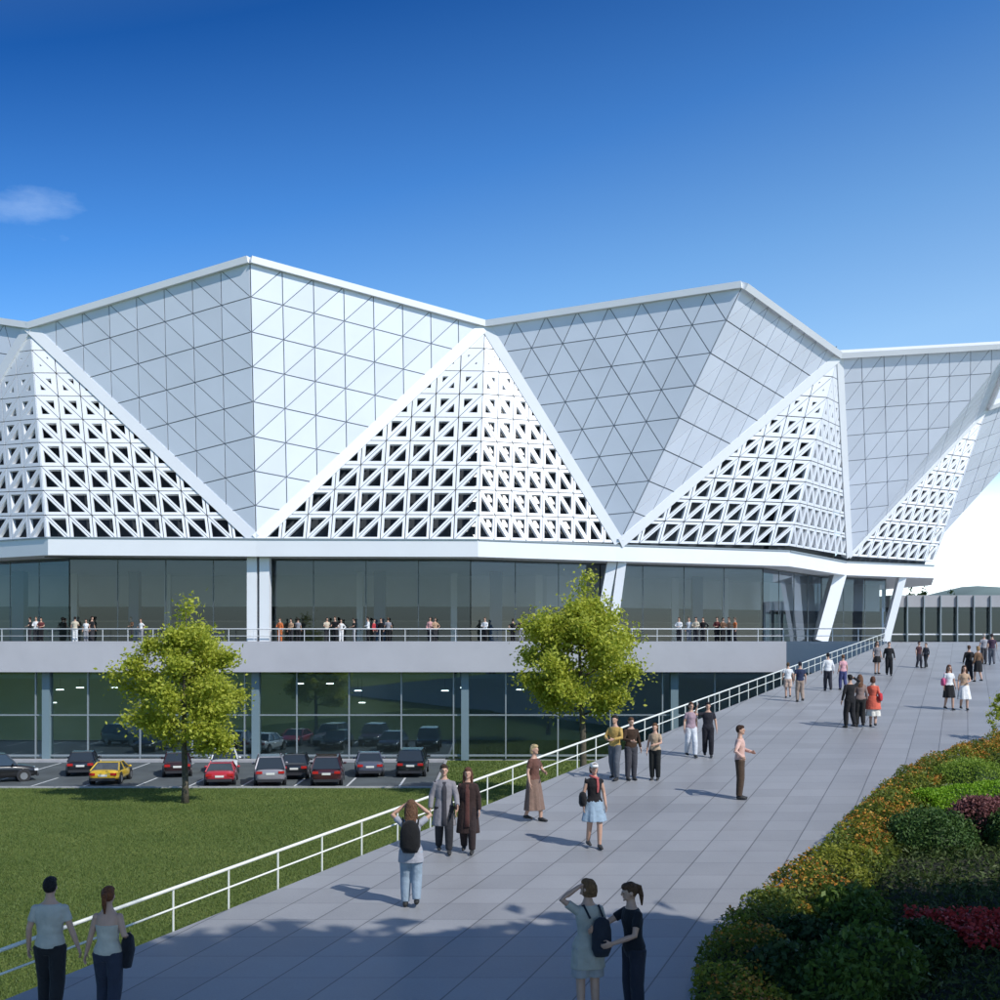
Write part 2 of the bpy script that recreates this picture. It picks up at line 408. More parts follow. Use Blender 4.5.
# sloping plaza: top sheet and retaining sides
mb = MB(); A = [(edge_x(-15), -15), (75, -15), (75, CREST), (CX, CREST)]
top = [V((x, y, ramp_z(y))) for x, y in A]; bot = [V((x, y, -.3)) for x, y in A]
mb.face(*top); mb.cur = 1
for i in range(4): mb.face(bot[i], bot[(i + 1) % 4], top[(i + 1) % 4], top[i])
mb.build('plaza', [M['paving'], M['slab']], kind='structure')
# terrace deck
CORN = (18.9, 79.2)
poly = [(-90, 79.2), CORN, (CX, CREST + .002), (75, CREST + .002), (75, 175), (-90, 175)]
mb = MB(); mb.prism(poly, E - 2.12, DECK, side_m=1, top_m=0)
mb.build('terrace', [M['paving'], M['slab']], kind='structure')
mb = MB(); mb.bar((-90, 79.27, DECK + .06), (CORN[0] - .05, 79.27, DECK + .06), .12, .11, (0, 0, 1))
d = V((CX - CORN[0], CREST - CORN[1], 0))
mb.bar(V((CORN[0] + .05, CORN[1] + .05, DECK + .058)), V((CORN[0] + .05, CORN[1] + .05, DECK + .058)) + d, .12, .11, (0, 0, 1))
mb.build('terrace_kerb', M['slab'], kind='structure')

# ------------------------------------------------------------------ the hall
hall = thing('exhibition_hall', 'white faceted exhibition hall with triangular roof panels and perforated lattice screens over glazing', 'building')
a1 = P(30, 328, .0695); a2 = P(485, 326, .0720); a3 = P(838, 356, .0765); a4 = P(987, 408, .0948); a0 = P(-330, 330, .085)
p0 = P(-160, 300, .0745); p1 = P(250, 262, .0654); p2 = P(742, 287, .0672); p3 = P(1012, 346, .0812); p4 = P(1090, 372, .1)
b0 = P(-100, 541, .072); b1 = P(256, 540, .0662); b2 = P(619, 543, .0702); b3 = P(848, 556, .0850); b4 = P(944, 533, .1000)
m1 = P(47, 540, .0651); m2 = P(478, 540, .0671); m3 = P(789, 546, .0749); m4 = P(933, 562, .0894)
CAM = V((0, 0, E))
def outward(a, b, c):
    n = (b - a).cross(c - a).normalized()
    return n if n.dot(CAM - (a + b + c) / 3) > 0 else -n
def cells(A, B, C, n):
    """rows from apex A down to base B-C"""
    q = lambda i, j: A + (B - A) * (i / n) + (C - B) * (j / n)
    for i in range(n):
        for j in range(i + 1):
            yield i, (q(i, j), q(i + 1, j), q(i + 1, j + 1))
            if j < i: yield i, (q(i, j), q(i + 1, j + 1), q(i, j + 1))
def shrink(tri, g):
    c = (tri[0] + tri[1] + tri[2]) / 3
    ar = (tri[1] - tri[0]).cross(tri[2] - tri[0]).length / 2
    pr = sum((tri[i] - tri[(i + 1) % 3]).length for i in range(3))
    s = max(.1, 1 - g / (2 * ar / pr))
    return [c + (p - c) * s for p in tri]
def roof_facet(A, B, C, n=8, gap=.030):
    no = outward(A, B, C)
    mb = MB()
    vs = [A - no * .02, B - no * .02, C - no * .02]; vb = [p - no * .35 for p in vs]
    mb.cur = 1; mb.add(vs + vb, [[0, 1, 2], [5, 4, 3], [0, 3, 4, 1], [1, 4, 5, 2], [2, 5, 3, 0]]); mb.cur = 0
    for i, t in cells(A, B, C, n):
        t = shrink(t, gap); up = [p + no * .05 for p in t]
        mb.add(t + up, [[3, 4, 5], [0, 1, 4, 3], [1, 2, 5, 4], [2, 0, 3, 5]])
    return mb.build('roof_facet', [M['panel'], M['seam']], hall)
HOLE = [0, .11, .27, .40, .50, .57, .62, .66, .68]
def lattice(A, Mid, B, n=9, hole=HOLE):
    no = outward(A, Mid, B); mb = MB()
    for i, t in cells(A, Mid, B, n):
        o = shrink(t, .028); s = hole[min(i, len(hole) - 1)]
        c = (t[0] + t[1] + t[2]) / 3
        ob = [p - no * .12 for p in o]
        if s <= 0:
            mb.add(o + ob, [[0, 1, 2], [0, 3, 4, 1], [1, 4, 5, 2], [2, 5, 3, 0]]); continue
        h = [c + (p - c) * s for p in o]; hb = [p - no * .26 for p in h]; ob = [p - no * .26 for p in o]
        fs = []
        for e in range(3):
            f = (e + 1) % 3
            fs += [[e, f, 3 + f, 3 + e], [3 + e, 3 + f, 6 + f, 6 + e], [e, 9 + e, 9 + f, f]]
        mb.add(o + h + hb + ob, fs)
    l = mb.build('lattice_screen', M['lattice'], hall)
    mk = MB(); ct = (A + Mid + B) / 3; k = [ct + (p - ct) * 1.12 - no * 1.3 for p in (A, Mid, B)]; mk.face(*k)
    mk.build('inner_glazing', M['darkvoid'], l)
    return l
def beam(p, q, w, d, no, name='roof_beam', inset=.0):
    mb = MB(); mb.bar(p + no * inset, q + no * inset, w, d, no); return mb.build(name, M['beam'], hall)

for t in ((p0, a1, b0), (a1, p1, b1), (p1, a2, b1), (a2, p2, b2), (p2, a3, b2), (a3, p3, b3), (p3, a4, b3), (a0, p0, b0)):
    A, B, C = t
    roof_facet(C, A, B)            # rows run from the low point up to the eaves
roof_facet(a4, m4, b4, 9); roof_facet(a4, b4, p4, 8)
for A, mi, C in ((a1, m1, b1), (a1, m1, b0), (a2, m2, b1), (a2, m2, b2), (a3, m3, b2), (a3, m3, b3), (a4, m4, b3)):
    lattice(A, mi, C)
def avgn(*ns):
    n = V((0, 0, 0))
    for x in ns: n += x
    return n.normalized()
# diagonal edge beams between cladding and lattice
for a, b, pk, mi in ((a1, b1, p1, m1), (a1, b0, p0, m1), (a2, b1, p1, m2), (a2, b2, p2, m2), (a3, b2, p2, m3), (a3, b3, p3, m3), (a4, b3, p3, m4)):
    n = avgn(outward(a, b, pk), outward(a, b, mi))
    beam(a, b, .74 if a is not a4 else .42, .6, n, inset=-.10)
# eaves
for a, b, c in ((a0, p0, b0), (p0, a1, b0), (a1, p1, b1), (p1, a2, b1), (a2, p2, b2), (p2, a3, b2), (a3, p3, b3), (p3, a4, b3), (a4, p4, b4)):
    n = outward(a, b, c); up = (b - a).cross(n).normalized()
    if up.z < 0: up = -up
    mb = MB(); mb.bar(a + up * .12, b + up * .12, .44, .7, n); mb.build('eaves_beam', M['beam'], hall)
# roof closing behind the eaves
mb = MB(); ring = [a0, p0, a1, p1, a2, p2, a3, p3, a4, p4]; ctr = V((5, 128, E + 22.5))
ring2 = [p + V((0, .3, .3)) for p in ring] + [V((62, 150, E + 21)), V((-70, 150, E + 21))]
for i in range(len(ring2)): mb.face(ring2[i], ring2[(i + 1) % len(ring2)], ctr)
mb.build('roof', M['panel'], hall)
# fascia band
def xy(px, k): return V(((px - 500) * k, k * F))
path = [xy(-100, .072), xy(48, .0650), xy(256, .0660), xy(478, .0664), xy(616, .0701), xy(789, .0748), xy(846, .0851), xy(934, .0894)]
tail_ = [V((43.5, 121)), V((40, 150)), V((-75, 150)), V((-75, 95))]
FZ0, FZ1 = E + 5.52, E + 6.62
mb = MB(); mb.prism([tuple(p) for p in path + tail_], FZ0, FZ1); mb.build('fascia', M['beam'], hall)
mb = MB()
for p, q in zip(path[:-1], path[1:]):
    mb.bar((p.x, p.y + .12, FZ1 + .045), (q.x, q.y + .12, FZ1 + .045), .35, .09, (0, 0, 1))
mb.build('fascia_cap', M['mullion'], hall)
# upper glazing, set back under the fascia
def inset(path, d):
    out = []
    for i, p in enumerate(path):
        ns = []
        for a, b in ((i - 1, i), (i, i + 1)):
            if a >= 0 and b < len(path):
                t = (path[b] - path[a]).normalized(); ns.append(V((-t.y, t.x)))
        n = V((0, 0))
        for x in ns: n += x
        n.normalize(); out.append(p + n * (d / max(.5, n.dot(ns[0]))))
    return out
gp = inset(path, 2.3); gp[-1] = V((34.9, 108.6))
for p, q in zip(gp[:-1], gp[1:]):
    mb = MB(); mb.face((p.x, p.y, DECK + .1), (q.x, q.y, DECK + .1), (q.x, q.y, FZ0 - .05), (p.x, p.y, FZ0 - .05))
    g = mb.build('glass_wall', M['glass_up'], hall)
    mb = MB(); L_ = (q - p).length; n_ = max(1, round(L_ / 3.4)); t = (q - p) / n_
    for i in range(n_ + 1):
        c = p + t * i; mb.box((c.x, c.y + .03, (DECK + FZ0) / 2), (.06, .1, FZ0 - DECK - .02))
    mb.bar((p.x, p.y, DECK + .05), (q.x, q.y, DECK + .05), .14, .1, (0, 0, 1)); mb.bar((p.x, p.y, FZ0 - .06), (q.x, q.y, FZ0 - .06), .12, .1, (0, 0, 1))
    mb.build('mullions', M['mullion_dark'], g)
ep = gp[-1]
mb = MB(); mb.face((ep.x, ep.y, DECK), (38.5, 121, DECK), (38.5, 121, FZ0 - .02), (ep.x, ep.y, FZ0 - .02)); mb.build('glass_wall', M['glass_up'], hall)
# columns carrying the fascia
def column(pt, pb, w, d, dx=0, dy=.9):
    mb = MB(); mb.bar(V((pb.x, pb.y + dy, DECK)), V((pt.x, pt.y + dy, FZ0 + .02)), w, d, (0, -1, 0)); return mb.build('column', M['beam'], hall)
column(P(250.2, 556, .0662), P(250.2, 640, .0662), .66, .8); column(P(262.8, 556, .0662), P(262.8, 640, .0662), .66, .8)
column(P(613, 562, .0702), P(598, 640, .0700), .66, .8); column(P(623, 562, .0702), P(612, 640, .0700), .6, .8)
column(P(841, 575, .0848), P(822, 640, .0840), 1.05, 1.4); column(P(903, 578, .0882), P(886, 640, .0882), .62, .8, dy=.35)
column(P(-93, 556, .073), P(-93, 640, .073), 1.3, .8)
# interior of the upper floor
IW = [(-74, 103), (4, 103), (20, 112), (30, 118), (38.2, 120.8)]
for nm_, mt_, za, zb, o_ in (('interior_wall', 'in_wall', E + 2.85, FZ0, 0), ('interior_gallery', 'in_dark', E + 1.62, E + 2.85, .25), ('interior_counter', 'in_olive', DECK, E + 1.62, .12)):
    mb = MB()
    for p, q in zip(IW[:-1], IW[1:]): mb.face((p[0], p[1] - o_, za), (q[0], q[1] - o_, za), (q[0], q[1] - o_, zb), (p[0], p[1] - o_, zb))
    mb.build(nm_, M[mt_], hall)
mb = MB(); mb.prism([(-75, 84.2), (8, 84.2), (24, 95), (33, 109), (33, 149), (-75, 149)], DECK + .004, DECK + .05); mb.build('interior_floor', M['in_floor'], hall)
for px, k, w, mk in ((20, .074, .95, 'in_colb'), (75, .076, .5, 'in_col'), (135, .074, .8, 'in_colb'), (168, .077, .5, 'in_col'), (360, .075, .5, 'in_col'), (380, .074, .9, 'in_colb'), (454, .076, .5, 'in_col'),
                     (496, .075, 1.0, 'in_colb'), (539, .078, .6, 'in_col'), (675, .082, .6, 'in_col'), (697, .081, .9, 'in_colb'), (725, .083, .5, 'in_col'), (765, .088, .7, 'in_col'), (805, .096, .9, 'in_colb'), (860, .101, .7, 'in_col'), (874, .103, .8, 'in_colb')):
    c = P(px, 640, k + .006); mb = MB(); mb.box((c.x, c.y, (DECK + FZ0) / 2), (w, w, FZ0 - DECK - .1)); mb.build('interior_column', M[mk], hall)
# lower floor: glazing under the terrace
GY = 80.4
mb = MB(); mb.face((-90, GY, .1), (24, GY, .1), (24, GY, E - 2.1), (-90, GY, E - 2.1)); lg = mb.build('lower_glazing', M['glass_low'], hall)
mb = MB(); k = GY / F
for i in range(-14, 18):
    x = (36 + 52.2 * i - 500) * k
    if x < 23: mb.box((x, GY - .02, (E - 2.1) / 2 + .05), (.09, .16, E - 2.22))
mb.bar((-90, GY - .03, E - 75 * k), (23.9, GY - .03, E - 75 * k), .13, .09, (0, 0, 1)); mb.bar((-90, GY - .03, .32), (23.9, GY - .03, .32), .15, .12, (0, 0, 1))
mb.build('mullions', M['mullion'], lg)
for i in range(-2, 4):
    x = (46 + 52.2 * 4 * i - 500) * k + .1
    mb = MB(); mb.box((x, GY + .02, E / 2 - 1.05), (.5, .72, E - 2.13)); mb.build('column', M['col_teal'], hall)
mb = MB(); mb.box((-33, 96, 3), (120, .4, 6)); mb.build('interior_wall', M['in_wall'], hall)
mb = MB(); mb.prism([(-90, GY + .05), (24, GY + .05), (24, 96), (-90, 96)], -.2, .06); mb.build('interior_floor', M['in_floor'], hall)
mb = MB(); mb.prism([(-90, GY + .3), (24, GY + .3), (24, 96), (-90, 96)], E - 2.6, E - 2.3); mb.build('interior_ceiling', M['in_wall'], hall)
for px, py, kk in ((16, 676, .070), (60, 690, .074), (80, 688, .073), (53, 703, .078), (115, 688, .073), (358, 691, .074), (362, 703, .078), (398, 677, .07), (445, 691, .074), (464, 688, .0735), (228, 676, .07), (300, 684, .0725), (520, 690, .074), (330, 684, .0725), (185, 700, .077)):
    c = P(px, py, kk); mb = MB(); mb.tube([(c.x, c.y, c.z), (c.x, c.y, c.z + .06)], [.28, .26], 14); cl = mb.build('ceiling_light', M['lamp'], hall)
    if c.z + .1 < E - 2.62: mb = MB(); mb.tube([(c.x, c.y, c.z + .062), (c.x, c.y, E - 2.605)], .014, 6); mb.build('rod', M['mullion_dark'], cl)

# ------------------------------------------------------------------ pavilion, far trees, hill
PK = 130 / F
pav = thing('glass_pavilion', 'low flat roofed glass pavilion with white fins behind the plaza', 'building')
x0, x1 = (889 - 500) * PK, 80
mb = MB(); mb.face((x0, 130, DECK), (x1, 130, DECK), (x1, 130, E + 3.55), (x0, 130, E + 3.55)); mb.build('glass_wall', M['glass_dark'], pav)
mb = MB(); mb.box(((x0 + x1) / 2, 140, E + 4.2), (x1 - x0, 20.6, 1.28)); mb.build('roof', M['roof_grey'], pav)
mb = MB(); mb.box(((x0 + x1) / 2, 146, E + 1.5), (x1 - x0 - .2, .3, 4)); mb.build('back_wall', M['col_teal'], pav)
mb = MB(); mb.prism([(x0, 130.05), (x1, 130.05), (x1, 150), (x0, 150)], DECK + .004, DECK + .05); mb.build('floor', M['in_dark'], pav)
for i in range(20):
    x = (906 + 16.6 * (i - 1) - 500) * PK
    if x > x1: break
    mb = MB(); mb.box((x, 129.65, E + 2.3), (.10, .4, 5.0)); mb.build('fin', M['mullion'], pav)
mb = MB(); mb.bar((x0, 129.85, E + .62), (x1, 129.85, E + .62), .12, .14, (0, 0, 1)); mb.build('rail', M['rail_w'], pav)
mb = MB()
N = 60
for i in range(N):
    for j in range(8):
        pass
hv = []; hf = []
for i in range(N + 1):
    x = 250 + i * 14
    h = 50 * math.exp(-((x - 405) / 75) ** 2) + 34 * math.exp(-((x - 620) / 160) ** 2) + 5 * noise.noise(V((x * .02, 0, 3)))
    for j in range(9):
        t = j / 8; y = 1050 + 600 * (t - .5)
        hv.append((x, y, max(-5, E * 0 + h * math.sin(math.pi * t) + 1.5 * noise.noise(V((x * .05, y * .05, 1))) - 1)))
for i in range(N):
    for j in range(8): a = i * 9 + j; hf.append([a, a + 9, a + 10, a + 1])
mb.add(hv, hf); mb.build('hill', M['hill'], smooth=True, kind='structure')

# ------------------------------------------------------------------ trees and shrubs
def make_tree(name, label, base, h, cr, leaf, nleaf, lsize, seed, trunk_h=.3, group=None, top=.55, cat='tree'):
    rs = random.Random(seed); rg = np.random.default_rng(seed)
    t = thing(name, label, cat, base, group=group)
    mb = MB(); r0 = h * .014
    pts = [V((0, 0, -.15)), V((.02, 0, h * .1)), V((rs.uniform(-.1, .1), rs.uniform(-.1, .1), h * .3)), V((rs.uniform(-.2, .2), rs.uniform(-.2, .2), h * .6)), V((rs.uniform(-.2, .2), 0, h * .93))]
    mb.tube(pts, [r0 * 1.5, r0 * 1.1, r0 * .95, r0 * .5, r0 * .1], 9)
    tips = []
    nl = 22
    for i in range(nl):
        f = trunk_h + (.9 - trunk_h) * (i + rs.random()) / nl
        a = i * 2.4 + rs.uniform(-.4, .4)
        z0 = h * f * .92
        prof = math.sin(math.pi * min(1, max(.05, (f - trunk_h + .10) / (1.02 - trunk_h))) ** .8) ** .7
        L = cr * prof * rs.uniform(.75, 1.02)
        p = V((0, 0, z0)); dirv = V((math.cos(a), math.sin(a), rs.uniform(.05, .5)))
        q = p + dirv * L * .55; e = p + V((math.cos(a + .2) * L, math.sin(a + .2) * L, L * rs.uniform(.15, .5)))
        mb.tube([p, q, e], [r0 * .38, r0 * .22, r0 * .07], 6)
        tips += [q.lerp(e, s) for s in (.1, .45, .8, 1)] + [p.lerp(q, .75)]
        for s in range(3):
            b = q.lerp(e, rs.random()); e2 = b + V((rs.uniform(-1, 1), rs.uniform(-1, 1), rs.uniform(-.3, .8))) * L * .38
            mb.tube([b, e2], [r0 * .12, r0 * .04], 5); tips += [b.lerp(e2, .6), e2]
    tips += [V((0, 0, h * .92)), V((0, 0, h * .82)), V((.2, 0, h * .97))]
    mb.build('trunk', M['bark'], t, smooth=True)
    T = np.array([tuple(p) for p in tips]); k = rg.integers(0, len(T), nleaf)
    # sprays: leaves gather in clumps round the twig ends
    sub = T[k] + rg.normal(size=(nleaf, 3)) * np.array([.085, .085, .075]) * cr * rg.choice([.6, 1, 1.5], nleaf)[:, None]
    sub = sub[(sub[:, 2] > h * trunk_h * .82)]
    crown = leaves_mesh('crown', [(sub, rg.uniform(.6, 1.25, len(sub)) * lsize, 0, .8, .55)], [leaf], t)
    return t
make_tree('leafy_tree', 'bright green leafy tree on the lawn in front of the parked cars', G(185, 803), 10.1, 3.05, M['leaf_tree'], 28000, .11, 3, .27)
b = G(583, 803); make_tree('leafy_tree', 'taller bright green tree beside the ramp railing', b, 11.5, 3.25, M['leaf_tree'], 30000, .11, 9, .40)
# shade trees standing right of the view, in the planting bed
for i, (x, y, h, cr, th, lab) in enumerate(((8.8, 4.4, 19, 4.2, .56, 'tall shade tree nearest the corner of the flower bed'), (12.2, 6.2, 16, 4.3, .5, 'second tall shade tree along the flower bed edge'), (11.8, 1.6, 23, 4.8, .58, 'tallest shade tree with a high crown beside the viewpoint'),
        (15.8, 8.0, 14, 4.3, .4, 'spreading shade tree in the middle of the flower bed'), (19.5, 11.0, 11.5, 4.2, .25, 'full crowned shade tree at the back of the near planting'), (13.6, 12.2, 10.0, 3.4, .32, 'low shade tree over the red flowers'),
        (9.8, 7.2, 15, 3.8, .57, 'slim shade tree between two taller ones'), (7.0, 2.8, 20.5, 4.0, .62, 'high crowned shade tree closest to the viewpoint'))):
    make_tree('shade_tree', lab, (x, y, ramp_z(y)), h, cr, M['leaf_mid'], 20000, .36, 40 + i, th, group='shade trees beside the plaza')
for i, (px, py, k, h) in enumerate(((909, 640, .1295, 7.1), (922, 640, .1315, 7.5), (897, 640, .1305, 7.0), (950, 640, .1325, 6.9))):
    c = P(px, py, k)
    make_tree('background_tree', ['dark round tree behind the pavilion beside the hall soffit', 'dark tree behind the pavilion roof left of the hill', 'dark low tree just behind the corner column of the hall', 'dark treetop peeping over the pavilion roof before the hill'][i], (c.x, c.y, DECK), h, 1.7, M['leaf_dark'], 2200, .2, 70 + i, .15, group='trees behind the pavilion')

def dome_points(n, rx, ry, rz, rough=.06):
    u = RNG.uniform(0, 2 * math.pi, n); c = RNG.uniform(0, 1, n) ** .8; s = np.sqrt(1 - c * c)
    r = 1 + RNG.normal(0, rough, n)
    bump = 1 + .05 * np.sin(5 * u + 3 * c) + .04 * np.sin(9 * u - 5 * c)
    return np.stack([rx * s * np.cos(u) * r * bump, ry * s * np.sin(u) * r * bump, rz * (c * r * bump) ** .9], 1)
def bush(name, label, c, rx, ry, rz, leaf, n, ls, cat='bush', group=None):
    t = thing(name, label, cat, c, group=group)
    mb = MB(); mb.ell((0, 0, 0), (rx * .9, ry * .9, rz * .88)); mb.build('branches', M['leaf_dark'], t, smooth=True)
    pts = dome_points(n, rx, ry, rz); leaves_mesh('foliage', [(pts, RNG.uniform(.7, 1.3, n) * ls, 0, .6, .55)], [leaf], t)
    return t
def hedge(name, label, path, w, h, leaf, n, ls):
    """a low clipped hedge following path (ground points)"""
    t = thing(name, label, 'hedge', path[0])
    pts = [V(p) - V(path[0]) for p in path]
    cp = list(pts); cp[0] = pts[0].lerp(pts[1], .45); cp[-1] = pts[-1].lerp(pts[-2], .3)
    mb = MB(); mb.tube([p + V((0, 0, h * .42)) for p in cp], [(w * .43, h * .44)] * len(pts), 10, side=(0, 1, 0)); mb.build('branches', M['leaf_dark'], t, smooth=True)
    seg = RNG.integers(0, len(pts) - 1, n); f = RNG.random(n)
    A = np.array([tuple(p) for p in pts]); B = A[seg] + (A[seg + 1] - A[seg]) * f[:, None]
    th = RNG.uniform(-.25, math.pi + .25, n); rr = 1 + RNG.normal(0, .05, n) + .05 * np.sin(B[:, 0] * 7)
    d = A[seg + 1] - A[seg]; d /= np.linalg.norm(d, axis=1)[:, None]; sd = np.stack([-d[:, 1], d[:, 0], np.zeros(n)], 1)
    Q = B + sd * (np.cos(th) * w / 2 * rr)[:, None]; Q[:, 2] += h * (.3 + .7 * np.clip(np.sin(th), -.4, 1) ** 1.0 * rr)
    for e, o_ in ((pts[0], pts[1]), (pts[-1], pts[-2])):
        dp = dome_points(n // 5, w * .5, w * .5, h); dp = dp + np.array(tuple(e.lerp(o_, .25)))
        Q = np.concatenate([Q, dp])
    leaves_mesh('foliage', [(Q, RNG.uniform(.7, 1.3, len(Q)) * ls, 0, .6, .55)], [leaf], t)
    return t

# ------------------------------------------------------------------ flower bed beside the plaza
BE = [R(690, 1100), R(688, 1030), R(694, 985), R(712, 952), R(745, 922), R(778, 897), R(812, 872), R(836, 846), R(858, 822), R(888, 795), R(925, 773), R(968, 757), R(1010, 745), R(1080, 733), R(1200, 722)]
bed = [(p.x, p.y) for p in BE] + [(62, BE[-1].y + 2), (62, 3), (8, 3), (3.4, 7.5)]
mb = MB(); top = [V((x, y, ramp_z(y) + .10)) for x, y in bed]; bot = [V((x, y, ramp_z(y) - .2)) for x, y in bed]; nb = len(bed)
mb.face(*top)
for i in range(nb): mb.face(bot[i], bot[(i + 1) % nb], top[(i + 1) % nb], top[i])
mb.build('flower_bed', M['soil'], kind='structure')
mb = MB()
for p, q in zip(BE[:-1], BE[1:]): mb.bar(p + V((0, 0, .05)), q + V((0, 0, .05)), .12, .16, (0, 0, 1))
mb.build('bed_kerb', M['kerb'], kind='structure')

def strip_points(n, d0, d1):
    A = np.array([tuple(p) for p in BE]); L = np.linalg.norm(A[1:] - A[:-1], axis=1); pr = L / L.sum()
    s = RNG.choice(len(L), n, p=pr); f = RNG.random(n); d = A[s + 1] - A[s]; B = A[s] + d * f[:, None]
    d /= np.linalg.norm(d, axis=1)[:, None]; nn = np.stack([d[:, 1], -d[:, 0], np.zeros(n)], 1)
    off = d0 + (d1 - d0) * RNG.random(n)
    Q = B + nn * off[:, None]; Q[:, 2] = E - 5.8 + .075 * Q[:, 1] + .1
    return Q, off
def lump(Q, sc=1.7, ph=0):
    return np.array([noise.noise(V((x * sc + ph, y * sc, ph))) for x, y, z in Q])
n = 52000; Q, off = strip_points(n, .02, 1.35); lv = lump(Q, 1.5)
prof = np.clip(1 - np.abs((off - .55) / .95) ** 2.2, .05, 1); hmax = (.46 + .26 * lv) * prof
hh = hmax * RNG.random(n) ** .55; Q[:, 2] += hh
big = RNG.random(n) < .15
n2 = 15000; Q2, off2 = strip_points(n2, .06, 1.15); lv2 = lump(Q2, 1.5); fl = lump(Q2, .9, 5) + .35 * lump(Q2, 3.0, 9)
pr2 = np.clip(1 - np.abs((off2 - .55) / .95) ** 2.2, .05, 1); Q2[:, 2] += (.46 + .26 * lv2) * pr2 * RNG.uniform(.85, 1.08, n2)
Q2 = Q2[fl + RNG.normal(0, .12, n2) > .02]
lvl = lump(Q, 1.1, 3) > .05
leaves_mesh('flower_border', [(Q[lvl], RNG.uniform(.022, .055, lvl.sum()), 0, .9, .45), (Q[~lvl], RNG.uniform(.022, .06, (~lvl).sum()), 1, .9, .45), (Q2, RNG.uniform(.016, .034, len(Q2)), 2, 1.5, .8)],
            [M['leaf_olive'], M['leaf_border'], M['orange']])['kind'] = 'stuff'
# low ground cover inside the bed
def bed_points(n, x0, x1, y0, y1, keep):
    X = RNG.uniform(x0, x1, n); Y = RNG.uniform(y0, y1, n); k = np.array([keep(x, y) for x, y in zip(X, Y)], bool)
    X, Y = X[k], Y[k]; return np.stack([X, Y, E - 5.8 + .075 * Y + .1], 1)
BX = [p.x for p in BE]; BY = [p.y for p in BE]
def inside(x, y, m=1.0): return x > np.interp(y, BY, BX) + m and y < 41
Q = bed_points(150000, 3, 22, 12, 38, lambda x, y: inside(x, y, .9)); Q[:, 2] += RNG.random(len(Q)) * .2 * (1 + lump(Q, .8))
leaves_mesh('ground_cover', [(Q, RNG.uniform(.035, .085, len(Q)), 0, .3, .3)], [M['darkgrass']])['kind'] = 'stuff'
rc = R(985, 948); Q = bed_points(5200, rc.x - 1.0, rc.x + 2.6, rc.y - .75, rc.y + .75, lambda x, y: noise.noise(V((x * 1.8, y * 3, 2))) > -.2)
Q[:, 2] += RNG.uniform(.1, .3, len(Q))
leaves_mesh('red_flowers', [(Q, RNG.uniform(.025, .05, len(Q)), 0, 1.2, .8)], [M['redfl']])['kind'] = 'stuff'
# broad leaved plants in the shaded near corner
for i, (px, py, r_, h_) in enumerate(((800, 960, .55, .5), (850, 935, .6, .6), (790, 1000, .6, .6), (870, 990, .7, .7), (920, 965, .5, .5), (835, 1010, .6, .6))):
    c = R(px, py); c.z += .08
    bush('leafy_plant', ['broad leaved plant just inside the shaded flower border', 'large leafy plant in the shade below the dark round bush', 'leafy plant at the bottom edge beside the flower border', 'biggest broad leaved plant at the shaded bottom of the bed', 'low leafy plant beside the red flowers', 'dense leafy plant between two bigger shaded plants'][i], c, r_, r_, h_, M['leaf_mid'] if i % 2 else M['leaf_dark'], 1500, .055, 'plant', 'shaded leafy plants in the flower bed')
c = R(972, 792); bush('clipped_bush', 'small clipped light green dome bush near the top of the flower bed', c, 1.0, .8, .74, M['leaf_clip'], 9000, .024)
c = R(929, 853); bush('clipped_bush', 'dark green clipped round bush beside the purple hedge', c, .88, .8, .78, M['leaf_bush'], 6500, .036)
c = R(1018, 852); bush('clipped_bush', 'dark green clipped bush cut by the right picture edge', c, .6, .7, .8, M['leaf_bush'], 5000, .036)
hedge('lime_hedge', 'low bright lime green hedge curving across the flower bed', [R(918, 816), R(945, 812), R(985, 806), R(1030, 799), R(1080, 793)], .95, .52, M['leaf_lime'], 9000, .032)
hedge('purple_hedge', 'low purple red clipped hedge behind the dark round bush', [R(968, 842), R(990, 840), R(1025, 836), R(1080, 830)], 1.1, .82, M['leaf_purple'], 9000, .035)
c = R(1004, 741); make_tree('young_tree', 'small bright green young tree at the upper corner of the flower bed', (c.x, c.y, c.z), 1.75, .5, M['leaf_tree'], 1500, .05, 21, .1)

# lawn grass blades
def tufts(name, pts, h, w, matl):
    n = len(pts); a = RNG.uniform(0, 2 * math.pi, n); c = np.cos(a) * w; s = np.sin(a) * w
    hh = RNG.uniform(.6, 1.3, n) * h; lean = RNG.normal(0, .45, (n, 2)) * hh[:, None]
    B0 = pts + np.stack([c, s, np.zeros(n)], 1); B1 = pts - np.stack([c, s, np.zeros(n)], 1)
    T = pts + np.concatenate([lean, hh[:, None]], 1)
    VV = np.stack([B0, B1, T], 1).reshape(-1, 3)
    me = bpy.data.meshes.new(name); me.vertices.add(3 * n); me.vertices.foreach_set('co', VV.astype(np.float32).ravel())
    me.loops.add(3 * n); me.loops.foreach_set('vertex_index', np.arange(3 * n, dtype=np.int32))
    me.polygons.add(n); me.polygons.foreach_set('loop_start', np.arange(0, 3 * n, 3, dtype=np.int32))
    me.materials.append(matl); me.update(calc_edges=True)
    ob = bpy.data.objects.new(name, me); COL.objects.link(ob); ob['kind'] = 'stuff'
    return ob
n = 300000; d = 22 + 43 * RNG.random(n) ** 1.15; X = RNG.uniform(-.46, .20, n) * d
k = X < EDGE0.x + ESL * (d - EDGE0.y) - .15
pts = np.stack([X[k], d[k], np.zeros(k.sum())], 1)
tufts('grass', pts, .07, .016, M['grass'])
n = 16000; pts = np.stack([RNG.uniform(-3.3, 20, n), RNG.uniform(65, 79.4, n), np.zeros(n)], 1); tufts('grass', pts, .11, .035, M['grass'])

